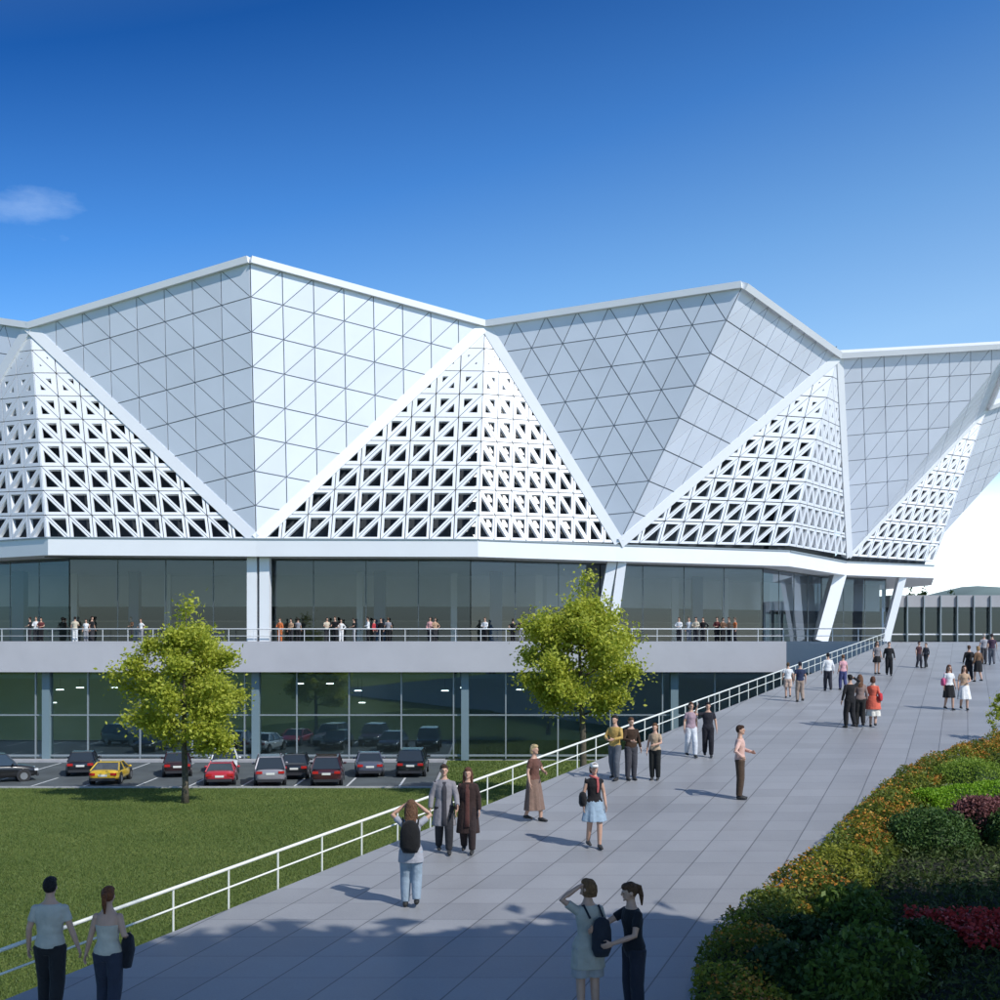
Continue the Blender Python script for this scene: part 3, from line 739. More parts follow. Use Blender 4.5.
# ------------------------------------------------------------------ railings
def railing(name, label, pts, h, spacing, matl, base=0.0, rt=.04, rm=.022, rp=.022, mids=(.5,)):
    t = thing(name, label, 'railing')
    for i, (p, q) in enumerate(zip(pts[:-1], pts[1:])):
        mb = MB(); mb.tube([p + V((0, 0, h)), q + V((0, 0, h))], rt, 8); mb.build('handrail', matl, t, smooth=True)
        for f in mids:
            mb = MB(); mb.tube([p + V((0, 0, h * f)), q + V((0, 0, h * f))], rm, 6); mb.build('mid_rail', matl, t, smooth=True)
        n = max(1, round((q - p).length / spacing))
        for j in range(n + (1 if i == len(pts) - 2 else 0)):
            c = p.lerp(q, j / n); mb = MB(); mb.tube([c + V((0, 0, base)), c + V((0, 0, h))], rp, 6); mb.build('post', matl, t)
    return t
ya, yb = 11.5, CREST - .2
off = -.10
railing('ramp_railing', 'cream white railing running up the left edge of the plaza ramp', [V((edge_x(ya) + off, ya, ramp_z(ya))), V((edge_x(yb) + off, yb, ramp_z(yb)))], .62, 1.30, M['rail'], base=-.3, rt=.028, rm=.017, rp=.017)
rl = [V((-48, 79.45, DECK)), V((CORN[0] - .15, 79.45, DECK)), V((CX - .02, CREST + .3, DECK))]
railing('balcony_railing', 'pale two bar railing along the terrace edge before the upper glazing', rl, .93, 1.65, M['rail_w'], rt=.035, rm=.022, rp=.025)

# ------------------------------------------------------------------ cars
def car(label, x, y, rz, paint, style='sedan', group='parked cars'):
    t = thing('parked_car', label, 'car', (x, y, -.01), rz, group, .94)
    L, W = {'sedan': (4.5, 1.78), 'suv': (4.5, 1.86), 'coupe': (4.2, 1.8)}[style]
    hb, hr = {'sedan': (.92, 1.44), 'suv': (1.05, 1.70), 'coupe': (.84, 1.26)}[style]
    pm = mat('car_paint', paint, .28, coat=.8, metal=.15)
    l = L / 2; w = W / 2
    tailh = {'sedan': hb + .06, 'suv': hb, 'coupe': hb + .04}[style]
    st = [(-l, .72, .45, tailh - .22), (-l + .06, .86, .32, tailh - .06), (-l + .3, .95, .24, tailh), (-l + 1.0, 1, .22, hb + .02), (-.2, 1, .22, hb), (l - 1.55, 1, .22, hb - .02), (l - .9, .98, .22, hb - .08), (l - .35, .93, .24, hb - .17), (l - .08, .82, .32, hb - .28), (l, .68, .42, hb - .4)]
    mb = MB(); rings = []
    for yy, f, z0, z1 in st:
        ww = w * f; zm = (z0 + z1) / 2
        half = [(ww * .86, z0), (ww * .98, z0 + .10), (ww, zm), (ww * .975, z1 - .10), (ww * .88, z1 - .015), (ww * .5, z1 + .02)]
        rings.append([V((a, yy, b)) for a, b in half] + [V((-a, yy, b)) for a, b in reversed(half)])
    m_ = len(rings[0]); vs = [p for r in rings for p in r]; fs = []
    for i in range(len(rings) - 1):
        for j in range(m_): fs.append([i * m_ + j, i * m_ + (j + 1) % m_, (i + 1) * m_ + (j + 1) % m_, (i + 1) * m_ + j])
    fs += [list(range(m_))[::-1], [(len(rings) - 1) * m_ + j for j in range(m_)]]
    mb.add(vs, fs); body = mb.build('body', pm, t, smooth=True)
    md = body.modifiers.new('sub', 'SUBSURF'); md.levels = 1; md.render_levels = 1
    # cabin
    c0, c1, c2, c3 = {'sedan': (-l + .75, -l + 1.35, .35, 1.05), 'suv': (-l + .12, -l + .45, .45, 1.05), 'coupe': (-l + .45, -l + 1.35, .15, .95)}[style]
    wb, wt = w * .93, w * .72
    lo = [V((-wb, c0, hb - .03)), V((wb, c0, hb - .03)), V((wb, c3, hb - .05)), V((-wb, c3, hb - .05))]
    hi = [V((-wt, c1, hr - .05)), V((wt, c1, hr - .05)), V((wt, c2, hr - .03)), V((-wt, c2, hr - .03))]
    mb = MB(); mb.add(lo + hi, [[0, 1, 5, 4], [1, 2, 6, 5], [2, 3, 7, 6], [3, 0, 4, 7], [4, 5, 6, 7]]); mb.build('windows', M['carglass'], t)
    mb = MB(); mb.add([p + V((0, 0, .012)) for p in hi] + [V((p.x * .85, c1 + (c2 - c1) * (.12 if i < 2 else .88), hr)) for i, p in enumerate(hi)], [[0, 1, 5, 4], [1, 2, 6, 5], [2, 3, 7, 6], [3, 0, 4, 7], [4, 5, 6, 7]])
    for i in range(4):
        mb.bar(lo[i] * 1.0 + V((0, 0, .0)), hi[i] + V((0, 0, .01)), .07, .07, (0, 1, 0))
    for s in (-1, 1):
        ym = (c1 + c2) / 2
        mb.bar(V((s * wb, ym, hb - .03)), V((s * wt, ym, hr - .03)), .05, .07, (1, 0, 0))
    mb.build('roof', pm, t)
    r = .34 if style == 'suv' else .31
    for s in (-1, 1):
        for yy in (-l + .85, l - .85):
            mb = MB(); mb.tube([(s * (w - .23), yy, r), (s * (w + .012), yy, r)], r, 18); wh = mb.build('wheel', M['tyre'], t)
            mb = MB(); mb.tube([(s * (w + .0), yy, r), (s * (w + .02), yy, r)], r * .64, 14); mb.build('rim', M['rim'], wh)
            mb = MB(); mb.tube([(s * (w - .1), yy, r + .03), (s * (w + .004), yy, r + .03)], r + .07, 18); mb.build('wheel_arch', M['chrome'], t)
        mb = MB(); mb.box((s * w * .68, -l + .055, tailh - .22), (.34, .14, .15)); mb.build('tail_light', M['tail'], t)
        mb = MB(); mb.box((s * w * .66, l - .12, hb - .36), (.36, .22, .13)); mb.build('headlight', M['head'], t)
        mb = MB(); mb.ell((s * (w + .07), c3 - .28, hb + .04), (.1, .06, .07)); mb.build('mirror', pm, t, smooth=True)
    mb = MB(); mb.box((0, -l - .005, tailh - .30), (.5, .03, .12)); mb.build('number_plate', M['plate'], t)
    mb = MB(); mb.box((0, l + .005, .46), (.5, .03, .11)); mb.build('number_plate', M['plate'], t)
    mb = MB(); mb.box((0, -l + .02, .36), (W * .8, .14, .16)); mb.build('bumper', M['chrome'], t)
    mb = MB(); mb.box((0, l - .02, .36), (W * .74, .12, .14)); mb.build('bumper', M['chrome'], t)
    return t
def cpos(px, py, back=2.25):
    g = G(px, py); return g.x, g.y + back
PI = math.pi
for lab, px, py, rz, colr, sty in (
    ('black off-road car parked sideways at the left end of the row', -20, 786, -1.05, (.012, .012, .014), 'suv'),
    ('black saloon parked close to the glass behind the yellow coupe', 70, 777, .25, (.014, .014, .018), 'sedan'),
    ('yellow sports coupe parked at the lawn edge', 98, 786, .08, (.72, .47, .03), 'coupe'),
    ('dark maroon saloon partly behind the tree trunk', 167, 778, .26, (.035, .012, .014), 'sedan'),
    ('white saloon facing the lawn behind the red coupe', 216, 775, PI + .22, (.75, .76, .75), 'sedan'),
    ('red coupe parked in front of the white saloon', 212, 787, .17, (.50, .03, .05), 'coupe'),
    ('silver grey hatchback with pale rear window right of the red coupe', 262, 787, .20, (.28, .27, .30), 'suv'),
    ('dark wine red estate car in the middle of the row', 322, 787, .10, (.06, .015, .02), 'suv'),
    ('black saloon half hidden beside the wine red estate', 289, 780, .12, (.012, .013, .016), 'sedan'),
    ('slate blue grey saloon between two darker cars', 365, 778, .13, (.09, .10, .14), 'sedan'),
    ('black off-road car at the right end of the row', 410, 778, .0, (.010, .012, .012), 'suv')):
    x, y = cpos(px, py); car(lab, x, y, rz, colr, sty)

# ------------------------------------------------------------------ people
PENDING = []
def soft(ob, voxel, it=3):
    m = ob.modifiers.new('r', 'REMESH'); m.mode = 'VOXEL'; m.voxel_size = voxel; m.use_smooth_shade = True
    s = ob.modifiers.new('s', 'SMOOTH'); s.factor = .5; s.iterations = it
    PENDING.append(ob); return ob
def finish_people():
    dg = bpy.context.evaluated_depsgraph_get(); new = []
    for o in PENDING: new.append(bpy.data.meshes.new_from_object(o.evaluated_get(dg)))
    for o, me in zip(PENDING, new):
        old = o.data; nm = old.name; o.modifiers.clear(); o.data = me; bpy.data.meshes.remove(old); me.name = nm

ARMS = {  # elbow, wrist for the right-hand side (+x), figure faces -y
    'down': ((.245, .02, 1.14), (.27, -.05, .90)), 'swing_f': ((.24, -.06, 1.15), (.25, -.24, .97)), 'swing_b': ((.25, .12, 1.16), (.26, .10, .91)),
    'hip': ((.38, .08, 1.17), (.19, -.06, 1.02)), 'raise': ((.36, -.10, 1.50), (.13, -.14, 1.66)), 'head': ((.39, -.02, 1.52), (.12, -.02, 1.67)),
    'front': ((.25, -.08, 1.16), (.10, -.26, 1.12)), 'reach': ((.25, -.22, 1.24), (.14, -.48, 1.20)), 'reach_low': ((.27, -.12, 1.15), (.12, -.36, 1.05)),
    'hold': ((.25, .0, 1.14), (.325, -.02, .92)), 'carry': ((.25, .03, 1.15), (.23, -.20, 1.08)), 'up_side': ((.42, -.05, 1.36), (.36, -.12, 1.58)),
}
def person(label, foot, h, rz, top=(.8, .8, .8), bottom=(.1, .1, .12), hair=(.03, .02, .015), skin=None, sleeve='short', style='trousers', hem=.45, flare=.26,
           hairlen='short', armR='down', armL='down', stride=.0, fem=False, head=0.0, tilt=0.0, lean=(0, 0), vox=.02, shoes=(.03, .03, .03), fine=False, coat=None, group='people on the plaza',
           hat=None, strapless=False, bare=False, face=False, scarf=None):
    skin = skin or SKIN
    t = thing('person', label, 'person', foot, rz, group, h / 1.74)
    sw = .158 if fem else .18
    def LN(p):  # lean of the upper body about the pelvis
        p = V(p); f = max(0, p.z - .95); return V((p.x + lean[0] * f, p.y - lean[1] * f, p.z))
    tor = [(.84, .12, .085), (.90, .165, .11), (.97, .17 if not fem else .175, .115), (1.08, .14 if not fem else .122, .095), (1.18, .15 if not fem else .128, .10), (1.29, .172 if not fem else .15, .112 if not fem else .118), (1.36, .172 if not fem else .15, .10), (1.405, .155 if not fem else .135, .085), (1.44, .115 if not fem else .10, .07), (1.475, .072, .062), (1.52, .054, .056), (1.57, .05, .055)]
    def torso(mb, inf, z0, z1, cap=True):
        rr = [(LN((0, 0, z)), (a + inf, b + inf)) for z, a, b in tor if z0 <= z <= z1]
        mb.tube([r[0] for r in rr], [r[1] for r in rr], 16, side=(1, 0, 0))
    arms = []
    for s, nm in ((1, armR), (-1, armL)):
        e, wv = ARMS[nm]; k = sw / .18
        sh = V((s * (sw - .012), 0, 1.375)); el = V((s * e[0] * k, e[1], e[2])); wr = V((s * wv[0] * k, wv[1], wv[2]))
        arms.append((LN(sh), LN(el), LN(wr), s))
    legs = []
    for s in (1, -1):
        o = s * stride; hx = s * .088
        hp = V((hx, 0, .90)); kn = V((hx * 1.05, -o * .5 - (.05 if stride else .015), .49)); an = V((hx * 1.08, -o + .02, .085 + (.05 if (stride and s < 0) else 0)))
        legs.append((hp, kn, an, s))
    def leg(mb, inf, z_to=0, wide=1.0):
        for hp, kn, an, s in legs:
            pts = [hp + V((0, 0, .03)), hp.lerp(kn, .35), kn, kn.lerp(an, .35), an]; rd = [.098, .085, .06, .056, .042]
            if z_to > .09:
                keep = [(p, r) for p, r in zip(pts, rd) if p.z > z_to]
                f = (keep[-1][0].z - z_to) / .4; nx = pts[len(keep)]; lp = keep[-1][0].lerp(nx, (keep[-1][0].z - z_to) / max(.01, keep[-1][0].z - nx.z))
                pts = [k_[0] for k_ in keep] + [lp]; rd = [k_[1] for k_ in keep] + [keep[-1][1] * .95]
            mb.tube(pts, [(r + inf) * (1 if i < 2 else wide) for i, r in enumerate(rd)], 12)
    # body: one closed surface
    mb = MB(); torso(mb, 0, .84, 1.6); leg(mb, 0)
    HC = LN((0, -.01, 1.645)); RH = Matrix.Rotation(head, 3, 'Z') @ Matrix.Rotation(tilt, 3, 'X')
    def H(p): return HC + RH @ V(p)
    mb.ell(HC, (.074, .094, .108), RH); mb.ell(H((0, -.03, -.055)), (.056, .064, .058), RH); mb.ell(H((0, -.098, -.012)), (.013, .022, .024), RH)
    mb.ell(H((0, -.084, .018)), (.045, .016, .012), RH); mb.ell(H((0, -.09, -.088)), (.022, .014, .014), RH)
    for s in (1, -1): mb.ell(H((s * .076, .005, -.012)), (.012, .022, .03), RH)
    mb.tube([LN((0, 0, 1.44)), LN((0, 0, 1.5)), HC + V((0, 0, -.03))], [.056, .05, .05], 10)
    for sh, el, wr, s in arms:
        mb.ell(sh, (.052, .054, .052)); mb.tube([sh, sh.lerp(el, .4), el, el.lerp(wr, .35), wr], [.05, .046, .037, .037, .026], 10)
        d = (wr - el).normalized(); pal = wr + d * .055
        inn = V((-s, 0, 0)); inn = (inn - d * inn.dot(d)).normalized(); acr = d.cross(inn).normalized()
        if acr.y > 0: acr = -acr
        mb.tube([wr, wr + d * .03, wr + d * .10], [(.022, .026), (.016, .042), (.012, .040)], 10, side=inn)
        if fine:
            for i, (fl, o) in enumerate(((.070, .030), (.082, .010), (.076, -.011), (.058, -.031))):
                b_ = wr + d * .09 + acr * o
                mb.tube([b_, b_ + d * fl * .5 + inn * .010, b_ + d * fl * .85 + inn * .032], [.0085, .008, .0065], 6)
            b_ = wr + d * .035 + acr * .030; mb.tube([b_, b_ + acr * .03 + d * .025 + inn * .01, b_ + acr * .035 + d * .065 + inn * .022], [.011, .0095, .0075], 6)
        else:
            mb.tube([wr + d * .09, wr + d * .13 + inn * .01, wr + d * .165 + inn * .03], [(.011, .036), (.010, .033), (.008, .024)], 8, side=inn)
            b_ = wr + d * .035 + acr * .030; mb.tube([b_, b_ + acr * .03 + d * .03, b_ + acr * .03 + d * .06 + inn * .02], [.012, .010, .008], 6)
    for hp, kn, an, s in legs:
        mb.tube([an + V((0, .02, -.03)), an + V((0, -.06, -.05)), an + V((0, -.15, -.062))], [.035, .036, .022], 8)
    soft(mb.build('body', skin, t), vox if not fine else .0075, 2)
    # top
    if top is not None:
        mb = MB(); inf = .014
        if strapless: torso(mb, inf, .90, 1.30)
        else:
            torso(mb, inf if coat is None else .004, .90, 1.45)
            for sh, el, wr, s in arms:
                mb.ell(sh, (.062, .062, .058))
                if sleeve == 'short': e2 = sh.lerp(el, .62); mb.tube([sh.lerp(LN((0, 0, 1.36)), .3), sh, e2], [.062, .060, .058], 10)
                elif sleeve == 'long': mb.tube([sh.lerp(LN((0, 0, 1.36)), .3), sh, sh.lerp(el, .5), el, wr.lerp(el, .06)], [.062, .060, .056, .050, .040], 10)
        soft(mb.build('shirt', cloth(top), t), vox * .9 if not fine else .011, 2)
    # lower garment
    if style == 'trousers':
        mb = MB(); leg(mb, .017, hem if hem < .3 else 0, 1.18)
        mb.tube([(0, 0, .83), (0, 0, .90), (0, 0, .97), (0, 0, 1.035)], [(.13, .10), (.185, .125), (.182, .126), (.158, .112)], 16, side=(1, 0, 0))
        soft(mb.build('trousers', cloth(bottom), t), vox * .9 if not fine else .011, 2)
    elif style == 'shorts':
        mb = MB(); leg(mb, .024, .55, 1.2)
        mb.tube([(0, 0, .83), (0, 0, .90), (0, 0, .97), (0, 0, 1.035)], [(.14, .11), (.188, .128), (.182, .126), (.155, .11)], 16, side=(1, 0, 0))
        soft(mb.build('shorts', cloth(bottom), t), vox * .9 if not fine else .011, 2)
    else:
        mb = MB(); zs = [1.06, .97, .88, (.88 + hem) / 2, hem]; w0 = .15
        rs_ = [(w0 + .0, .115), (.19, .135), (.20, .15), ((.20 + flare) / 2, (.15 + flare * .8) / 2), (flare, flare * .8)]
        n = 24; rings = []
        for (z, (a, b_)) in zip(zs, rs_):
            f = (1.06 - z) / max(.1, 1.06 - hem)
            rings.append([V((math.cos(q) * a * (1 + .10 * f * math.cos(7 * q + 1)), math.sin(q) * b_ * (1 + .10 * f * math.cos(7 * q + 1)) + .01 - stride * .15 * f, z)) for q in (2 * PI * j / n for j in range(n))])
        vs = [p for r in rings for p in r]; fs = [list(range(n)), [(len(rings) - 1) * n + j for j in range(n)][::-1]]
        for i in range(len(rings) - 1):
            for j in range(n): fs.append([i * n + j, (i + 1) * n + j, (i + 1) * n + (j + 1) % n, i * n + (j + 1) % n])
        mb.add(vs, fs); soft(mb.build('skirt', cloth(bottom), t), vox * .9 if not fine else .011, 2)
    if coat is not None:   # long open coat
        mb = MB()
        rr = [(LN((0, .01, z)), r) for z, r in ((1.462, (.10, .085)), (1.42, (.15, .108)), (1.36, (.19, .128)), (1.25, (.186, .136)), (1.08, (.165, .122)), (.92, (.20, .145)), (.70, (.225, .165)), (hem if hem > .3 else .5, (.25, .185)))]
        mb.tube([r[0] for r in rr], [r[1] for r in rr], 18, side=(1, 0, 0))
        for sh, el, wr, s in arms: mb.tube([sh.lerp(LN((0, 0, 1.36)), .3), sh, sh.lerp(el, .5), el, wr], [.075, .072, .066, .060, .05], 10)
        ct = soft(mb.build('coat', cloth(coat), t), vox * .9, 2)
        mb = MB(); mb.tube([LN((0, -.092, 1.42)), LN((0, -.128, 1.25)), LN((0, -.122, 1.05)), LN((0, -.152, .75)), LN((0, -.175, .56))], [(.04, .012), (.05, .014), (.045, .014), (.05, .016), (.06, .02)], 8, side=(1, 0, 0)); mb.build('coat_front', cloth(top or bottom), ct, smooth=True)
    # shoes
    for hp, kn, an, s in legs:
        mb = MB(); mb.tube([an + V((0, .055, -.045)), an + V((0, .0, -.03)), an + V((0, -.09, -.048)), an + V((0, -.19, -.060))], [(.034, .036), (.046, .055), (.046, .036), (.03, .022)], 10, side=(1, 0, 0)); mb.build('shoe', cloth(shoes, .5), t, smooth=True)
    # hair
    if hat is not None:
        mb = MB(); mb.ell(H((0, .0, .055)), (.088, .104, .075), RH); mb.ell(H((0, -.05, .045)), (.075, .11, .016), RH); soft(mb.build('cap', cloth(hat), t), min(vox, .014), 2)
    mb = MB(); mb.ell(H((0, .022, .022)), (.086, .092, .106), RH); mb.ell(H((0, -.028, .072)), (.072, .068, .05), RH)
    if hairlen == 'long':
        mb.tube([H((0, .05, .04)), H((0, .075, -.08)), LN((0, .085, 1.44)), LN((0, .105, 1.32))], [(.085, .05), (.094, .045), (.10, .036), (.07, .02)], 12, side=(1, 0, 0))
        for s in (1, -1): mb.tube([H((s * .07, 0, .03)), H((s * .082, .0, -.06)), LN((s * .085, -.03, 1.47)), LN((s * .08, -.05, 1.36))], [.03, .032, .03, .014], 8)
    elif hairlen == 'pony':
        mb.tube([H((0, .085, .06)), H((0, .135, .03)), H((0, .14, -.08)), H((0, .12, -.21))], [.032, .036, .032, .012], 10)
    elif hairlen == 'bob':
        mb.tube([H((0, .03, .04)), H((0, .04, -.03)), H((0, .045, -.10))], [(.092, .07), (.098, .07), (.088, .055)], 12, side=(1, 0, 0))
    soft(mb.build('hair', mat('hair', hair, .68, var=.35, vscale=30, bump=.7, bscale=45, spec=.3), t), min(vox, .014) if not fine else .01, 2)
    if face:
        for s in (1, -1):
            mb = MB(); mb.ell(H((s * .03, -.083, .002)), (.012, .008, .006), RH, 8, 6); mb.build('eye', EYE, t, smooth=True)
        mb = MB(); mb.ell(H((0, -.094, -.052)), (.022, .008, .007), RH, 8, 6); mb.build('mouth', LIP, t, smooth=True)
    if scarf is not None:
        mb = MB(); mb.tube([LN((math.cos(a) * .085, math.sin(a) * .08 - .01, 1.465 - .03 * math.cos(a))) for a in (i * PI / 6 for i in range(13))], .026, 8); mb.tube([LN((.04, -.10, 1.46)), LN((.05, -.135, 1.3)), LN((.04, -.13, 1.15))], [(.03, .016), (.035, .014), (.03, .012)], 8, side=(1, 0, 0)); soft(mb.build('scarf', cloth(scarf), t), .014, 1)
    return t
EYE = mat('eye', (.02, .015, .012), .2); LIP = mat('lips', (.40, .14, .12), .5)
def world(t, p):
    """point in a person's own space -> world"""
    return V(t.location) + Matrix.Rotation(t.rotation_euler.z, 3, 'Z') @ (V(p) * t.scale[0])
def bag(label, t, p, size, col, name='shoulder_bag', cat='bag', strap=None):
    k = t.scale[0]; o = thing(name, label, cat, world(t, p), t.rotation_euler.z, None, k)
    mb = MB(); sx, sy, sz = size; mb.tube([(0, 0, -sz), (0, 0, -sz * .6), (0, 0, sz * .3), (0, 0, sz * .8), (0, 0, sz)], [(sx * .7, sy * .7), (sx, sy), (sx * .98, sy * .95), (sx * .75, sy * .7), (sx * .3, sy * .3)], 14, side=(1, 0, 0))
    b_ = mb.build('bag_body', cloth(col), o, smooth=True)
    if strap:
        for s in strap:
            mb = MB(); mb.tube([V(q) - V(p) for q in s], .014, 6); mb.build('strap', cloth(col), o, smooth=True)
    return o
def foot_of(px, py): return R(px, py)
def hgt(px_h, py, lo=1.5): return max(lo, min(1.85, px_h * 5.8 / (py - 550)))
AWAY = PI
BLK = (.012, .012, .014); DKN = (.02, .025, .045); WHT = (.72, .72, .72); BEI = (.5, .44, .34)

# the four nearest
man1 = person('man in beige t-shirt and dark trousers seen from behind, holding hands', foot_of(50, 1022), 1.76, AWAY + .05, (.46, .44, .38), (.018, .018, .02), (.012, .01, .01), vox=.011, fine=True, armL='hold', stride=.12)
wom1 = person('woman in strapless cream top and dark jeans with ponytail seen from behind', foot_of(108, 1026), 1.68, AWAY - .05, (.52, .48, .40), (.03, .035, .055), (.16, .055, .02), fem=True, strapless=True, hairlen='pony', vox=.011, fine=True, armR='hold', armL='carry', stride=.1)
o = thing('jacket', 'dark jacket draped over the bare arm of the ponytailed woman', 'jacket', world(wom1, (-.24, -.10, 1.02)), wom1.rotation_euler.z, None, wom1.scale[0])
mb = MB(); mb.tube([(0, .08, .10), (.01, .04, .05), (.015, .0, -.08), (.02, .03, -.30)], [(.05, .08), (.075, .13), (.08, .14), (.05, .10)], 14, side=(1, 0, 0)); soft(mb.build('jacket_body', cloth((.012, .012, .016)), o), .012)
wom2 = person('woman in pale beige smock raising one hand to her head in the shaded foreground', foot_of(588, 1020), 1.72, PI * 1.08, (.40, .38, .33), (.34, .33, .33), (.17, .09, .04), fem=True, hairlen='bob', style='shorts', vox=.011, fine=True, armR='head', armL='down', head=.75, sleeve='short', tilt=-.12, coat=None)
mb = MB(); rr = [(1.06, (.155, .12)), (.95, (.205, .15)), (.80, (.215, .16)), (.66, (.225, .165))]; mb.tube([(0, 0, z) for z, r in rr], [r for z, r in rr], 18, side=(1, 0, 0)); soft(mb.build('smock_skirt', cloth((.40, .38, .33)), wom2), .011)
bag('dark slim backpack hanging on the back of the woman in the smock', wom2, (-.11, .20, 1.08), (.13, .08, .24), (.02, .024, .035), 'backpack', 'backpack', strap=[[(.02, .15, 1.3), (.08, .075, 1.45), (.10, -.10, 1.38)], [(-.15, .14, 1.3), (-.12, .06, 1.44), (-.11, -.11, 1.3)]])
wom3 = person('woman in black t-shirt and dark jeans reaching out to her companion', foot_of(634, 1022), 1.70, -PI * .36, (.012, .013, .018), (.02, .022, .035), (.10, .05, .025), fem=True, hairlen='pony', vox=.011, fine=True, armR='reach_low', armL='reach', face=True, lean=(0, .08), tilt=.2, head=-.3)
# next nearest
w = person('woman with raised arms and black backpack seen from behind on the ramp', foot_of(411, 907), 1.72, AWAY, (.33, .34, .38), (.26, .33, .40), (.13, .065, .035), fem=True, hairlen='long', vox=.012, fine=True, armR='raise', armL='raise', stride=.04)
bag('black backpack worn by the woman with raised arms', w, (0, .20, 1.19), (.17, .10, .26), (.01, .01, .011), 'backpack', 'backpack', strap=[[(.12, .12, 1.36), (.13, .0, 1.47), (.13, -.12, 1.3)], [(-.12, .12, 1.36), (-.13, .0, 1.47), (-.13, -.12, 1.3)]])
mb = MB(); mb.tube([(0, 0, 1.05), (0, 0, .92), (0, 0, .74)], [(.155, .12), (.20, .145), (.215, .15)], 18, side=(1, 0, 0)); soft(mb.build('shirt_tail', cloth((.33, .34, .38)), w), .012)
person('man in long grey coat walking towards the viewer', foot_of(444, 853), 1.68, .1, (.04, .04, .05), (.025, .025, .03), (.05, .03, .02), vox=.013, sleeve='long', coat=(.23, .22, .24), hem=.55, stride=.13, face=True, armR='swing_f')
w = person('woman in long dark brown coat beside the man in grey', foot_of(468, 853), 1.62, -.1, (.09, .035, .03), (.03, .02, .02), (.12, .05, .03), fem=True, hairlen='long', vox=.013, sleeve='long', coat=(.035, .02, .018), hem=.42, stride=.1, face=True)
person('fair haired woman in long brown dress near the railing', foot_of(534, 821), 1.62, .9, (.13, .06, .045), (.20, .13, .10), (.50, .38, .20), fem=True, hairlen='bob', vox=.014, sleeve='short', style='skirt', hem=.26, flare=.27, stride=.14, armR='front')
w = person('woman in white cap, black vest and pale blue skirt walking', foot_of(594, 848), 1.64, .2, (.014, .012, .014), (.27, .36, .45), (.07, .03, .02), fem=True, hairlen='bob', vox=.013, sleeve='none', style='skirt', hem=.56, flare=.26, stride=.1, hat=(.7, .7, .68), scarf=(.45, .10, .10), face=True)
bag('black shoulder bag on the hip of the woman in white cap', w, (-.24, .0, 1.02), (.08, .13, .15), BLK, strap=[[(-.22, 0, 1.15), (-.18, 0, 1.44), (-.2, .08, 1.15)]])
w = person('man in mustard yellow shirt and grey jeans by the railing', foot_of(615, 780), 1.62, -.6, (.50, .33, .10), (.10, .11, .13), (.02, .015, .01), vox=.015, sleeve='long', armR='front', armL='front', stride=.08)
person('man in dark brown jacket next to the mustard shirt', foot_of(631, 780), 1.56, .3, (.045, .025, .015), (.05, .05, .06), (.12, .06, .03), vox=.015, sleeve='long', armL='front')
person('slim person in beige top and black trousers, right of the brown jacket', foot_of(655, 780), 1.42, -.4, (.45, .33, .22), (.012, .014, .014), (.14, .07, .03), fem=True, hairlen='bob', vox=.015, armR='front')
person('person in pale patterned top and white trousers walking down the ramp', foot_of(691, 757), 1.52, .15, (.36, .26, .30), (.62, .64, .68), (.10, .05, .03), fem=True, vox=.017, stride=.16, armR='swing_b', armL='down', hairlen='bob')
person('person in black waistcoat and black trousers beside the white trousers', foot_of(708, 757), 1.52, -.1, (.02, .02, .028), (.014, .014, .02), (.02, .015, .015), vox=.017, stride=.12, sleeve='short', armL='up_side')
person('man in cream pink shirt and brown trousers standing alone, hands on hips', foot_of(740, 799), 1.70, 1.3, (.62, .40, .34), (.07, .045, .03), (.05, .025, .015), vox=.013, sleeve='long', armR='front', armL='hip', face=True)
person('child in white shirt and beige shorts near the upper railing', foot_of(788, 698), 1.38, AWAY - .1, WHT, (.55, .40, .32), (.10, .06, .03), vox=.02, style='shorts', stride=.05)
person('man in navy shirt and khaki trousers near the upper railing', foot_of(800, 702), 1.52, AWAY + .1, (.02, .03, .07), (.33, .25, .20), (.02, .02, .03), vox=.02, stride=.08)
person('person in white shirt and dark trousers walking up the ramp', foot_of(828, 691), 1.55, AWAY, WHT, (.03, .03, .04), (.015, .012, .012), vox=.02, stride=.14, sleeve='long')
person('person in pink shirt and blue trousers beside the white shirt', foot_of(843, 690), 1.45, AWAY + .2, (.62, .33, .36), (.06, .07, .18), (.16, .08, .04), fem=True, vox=.02, stride=.12)
person('tall man in black jacket with one arm raised, plaza centre', foot_of(850, 728), 1.72, AWAY + .3, BLK, (.014, .014, .016), (.02, .015, .012), vox=.017, sleeve='long', armL='head', stride=.1)
person('woman with brown hair in taupe top between black jacket and red dress', foot_of(860, 727), 1.70, AWAY - .1, (.24, .17, .15), (.02, .02, .02), (.16, .075, .04), fem=True, hairlen='long', vox=.017, sleeve='long', stride=.05)
w = person('woman in coral red tunic over white skirt', foot_of(873, 727), 1.64, AWAY - .5, (.66, .13, .08), (.72, .68, .60), (.12, .05, .03), fem=True, hairlen='bob', vox=.017, style='skirt', hem=.38, flare=.25, sleeve='long', stride=.08)
mb = MB(); mb.tube([(0, 0, 1.08), (0, 0, .92), (0, 0, .62)], [(.165, .13), (.228, .172), (.285, .23)], 18, side=(1, 0, 0)); soft(mb.build('tunic', cloth((.66, .13, .08)), w), .016)
bag('red shoulder bag of the woman in coral tunic', w, (-.26, .02, 1.05), (.07, .14, .14), (.5, .03, .04), strap=[[(-.24, 0, 1.15), (-.17, 0, 1.44), (-.2, .08, 1.15)]])
person('woman in grey top and black skirt near the top of the ramp', foot_of(877, 674), 1.52, .2, (.20, .19, .20), BLK, (.10, .06, .04), fem=True, hairlen='long', vox=.022, style='skirt', hem=.62, flare=.23)
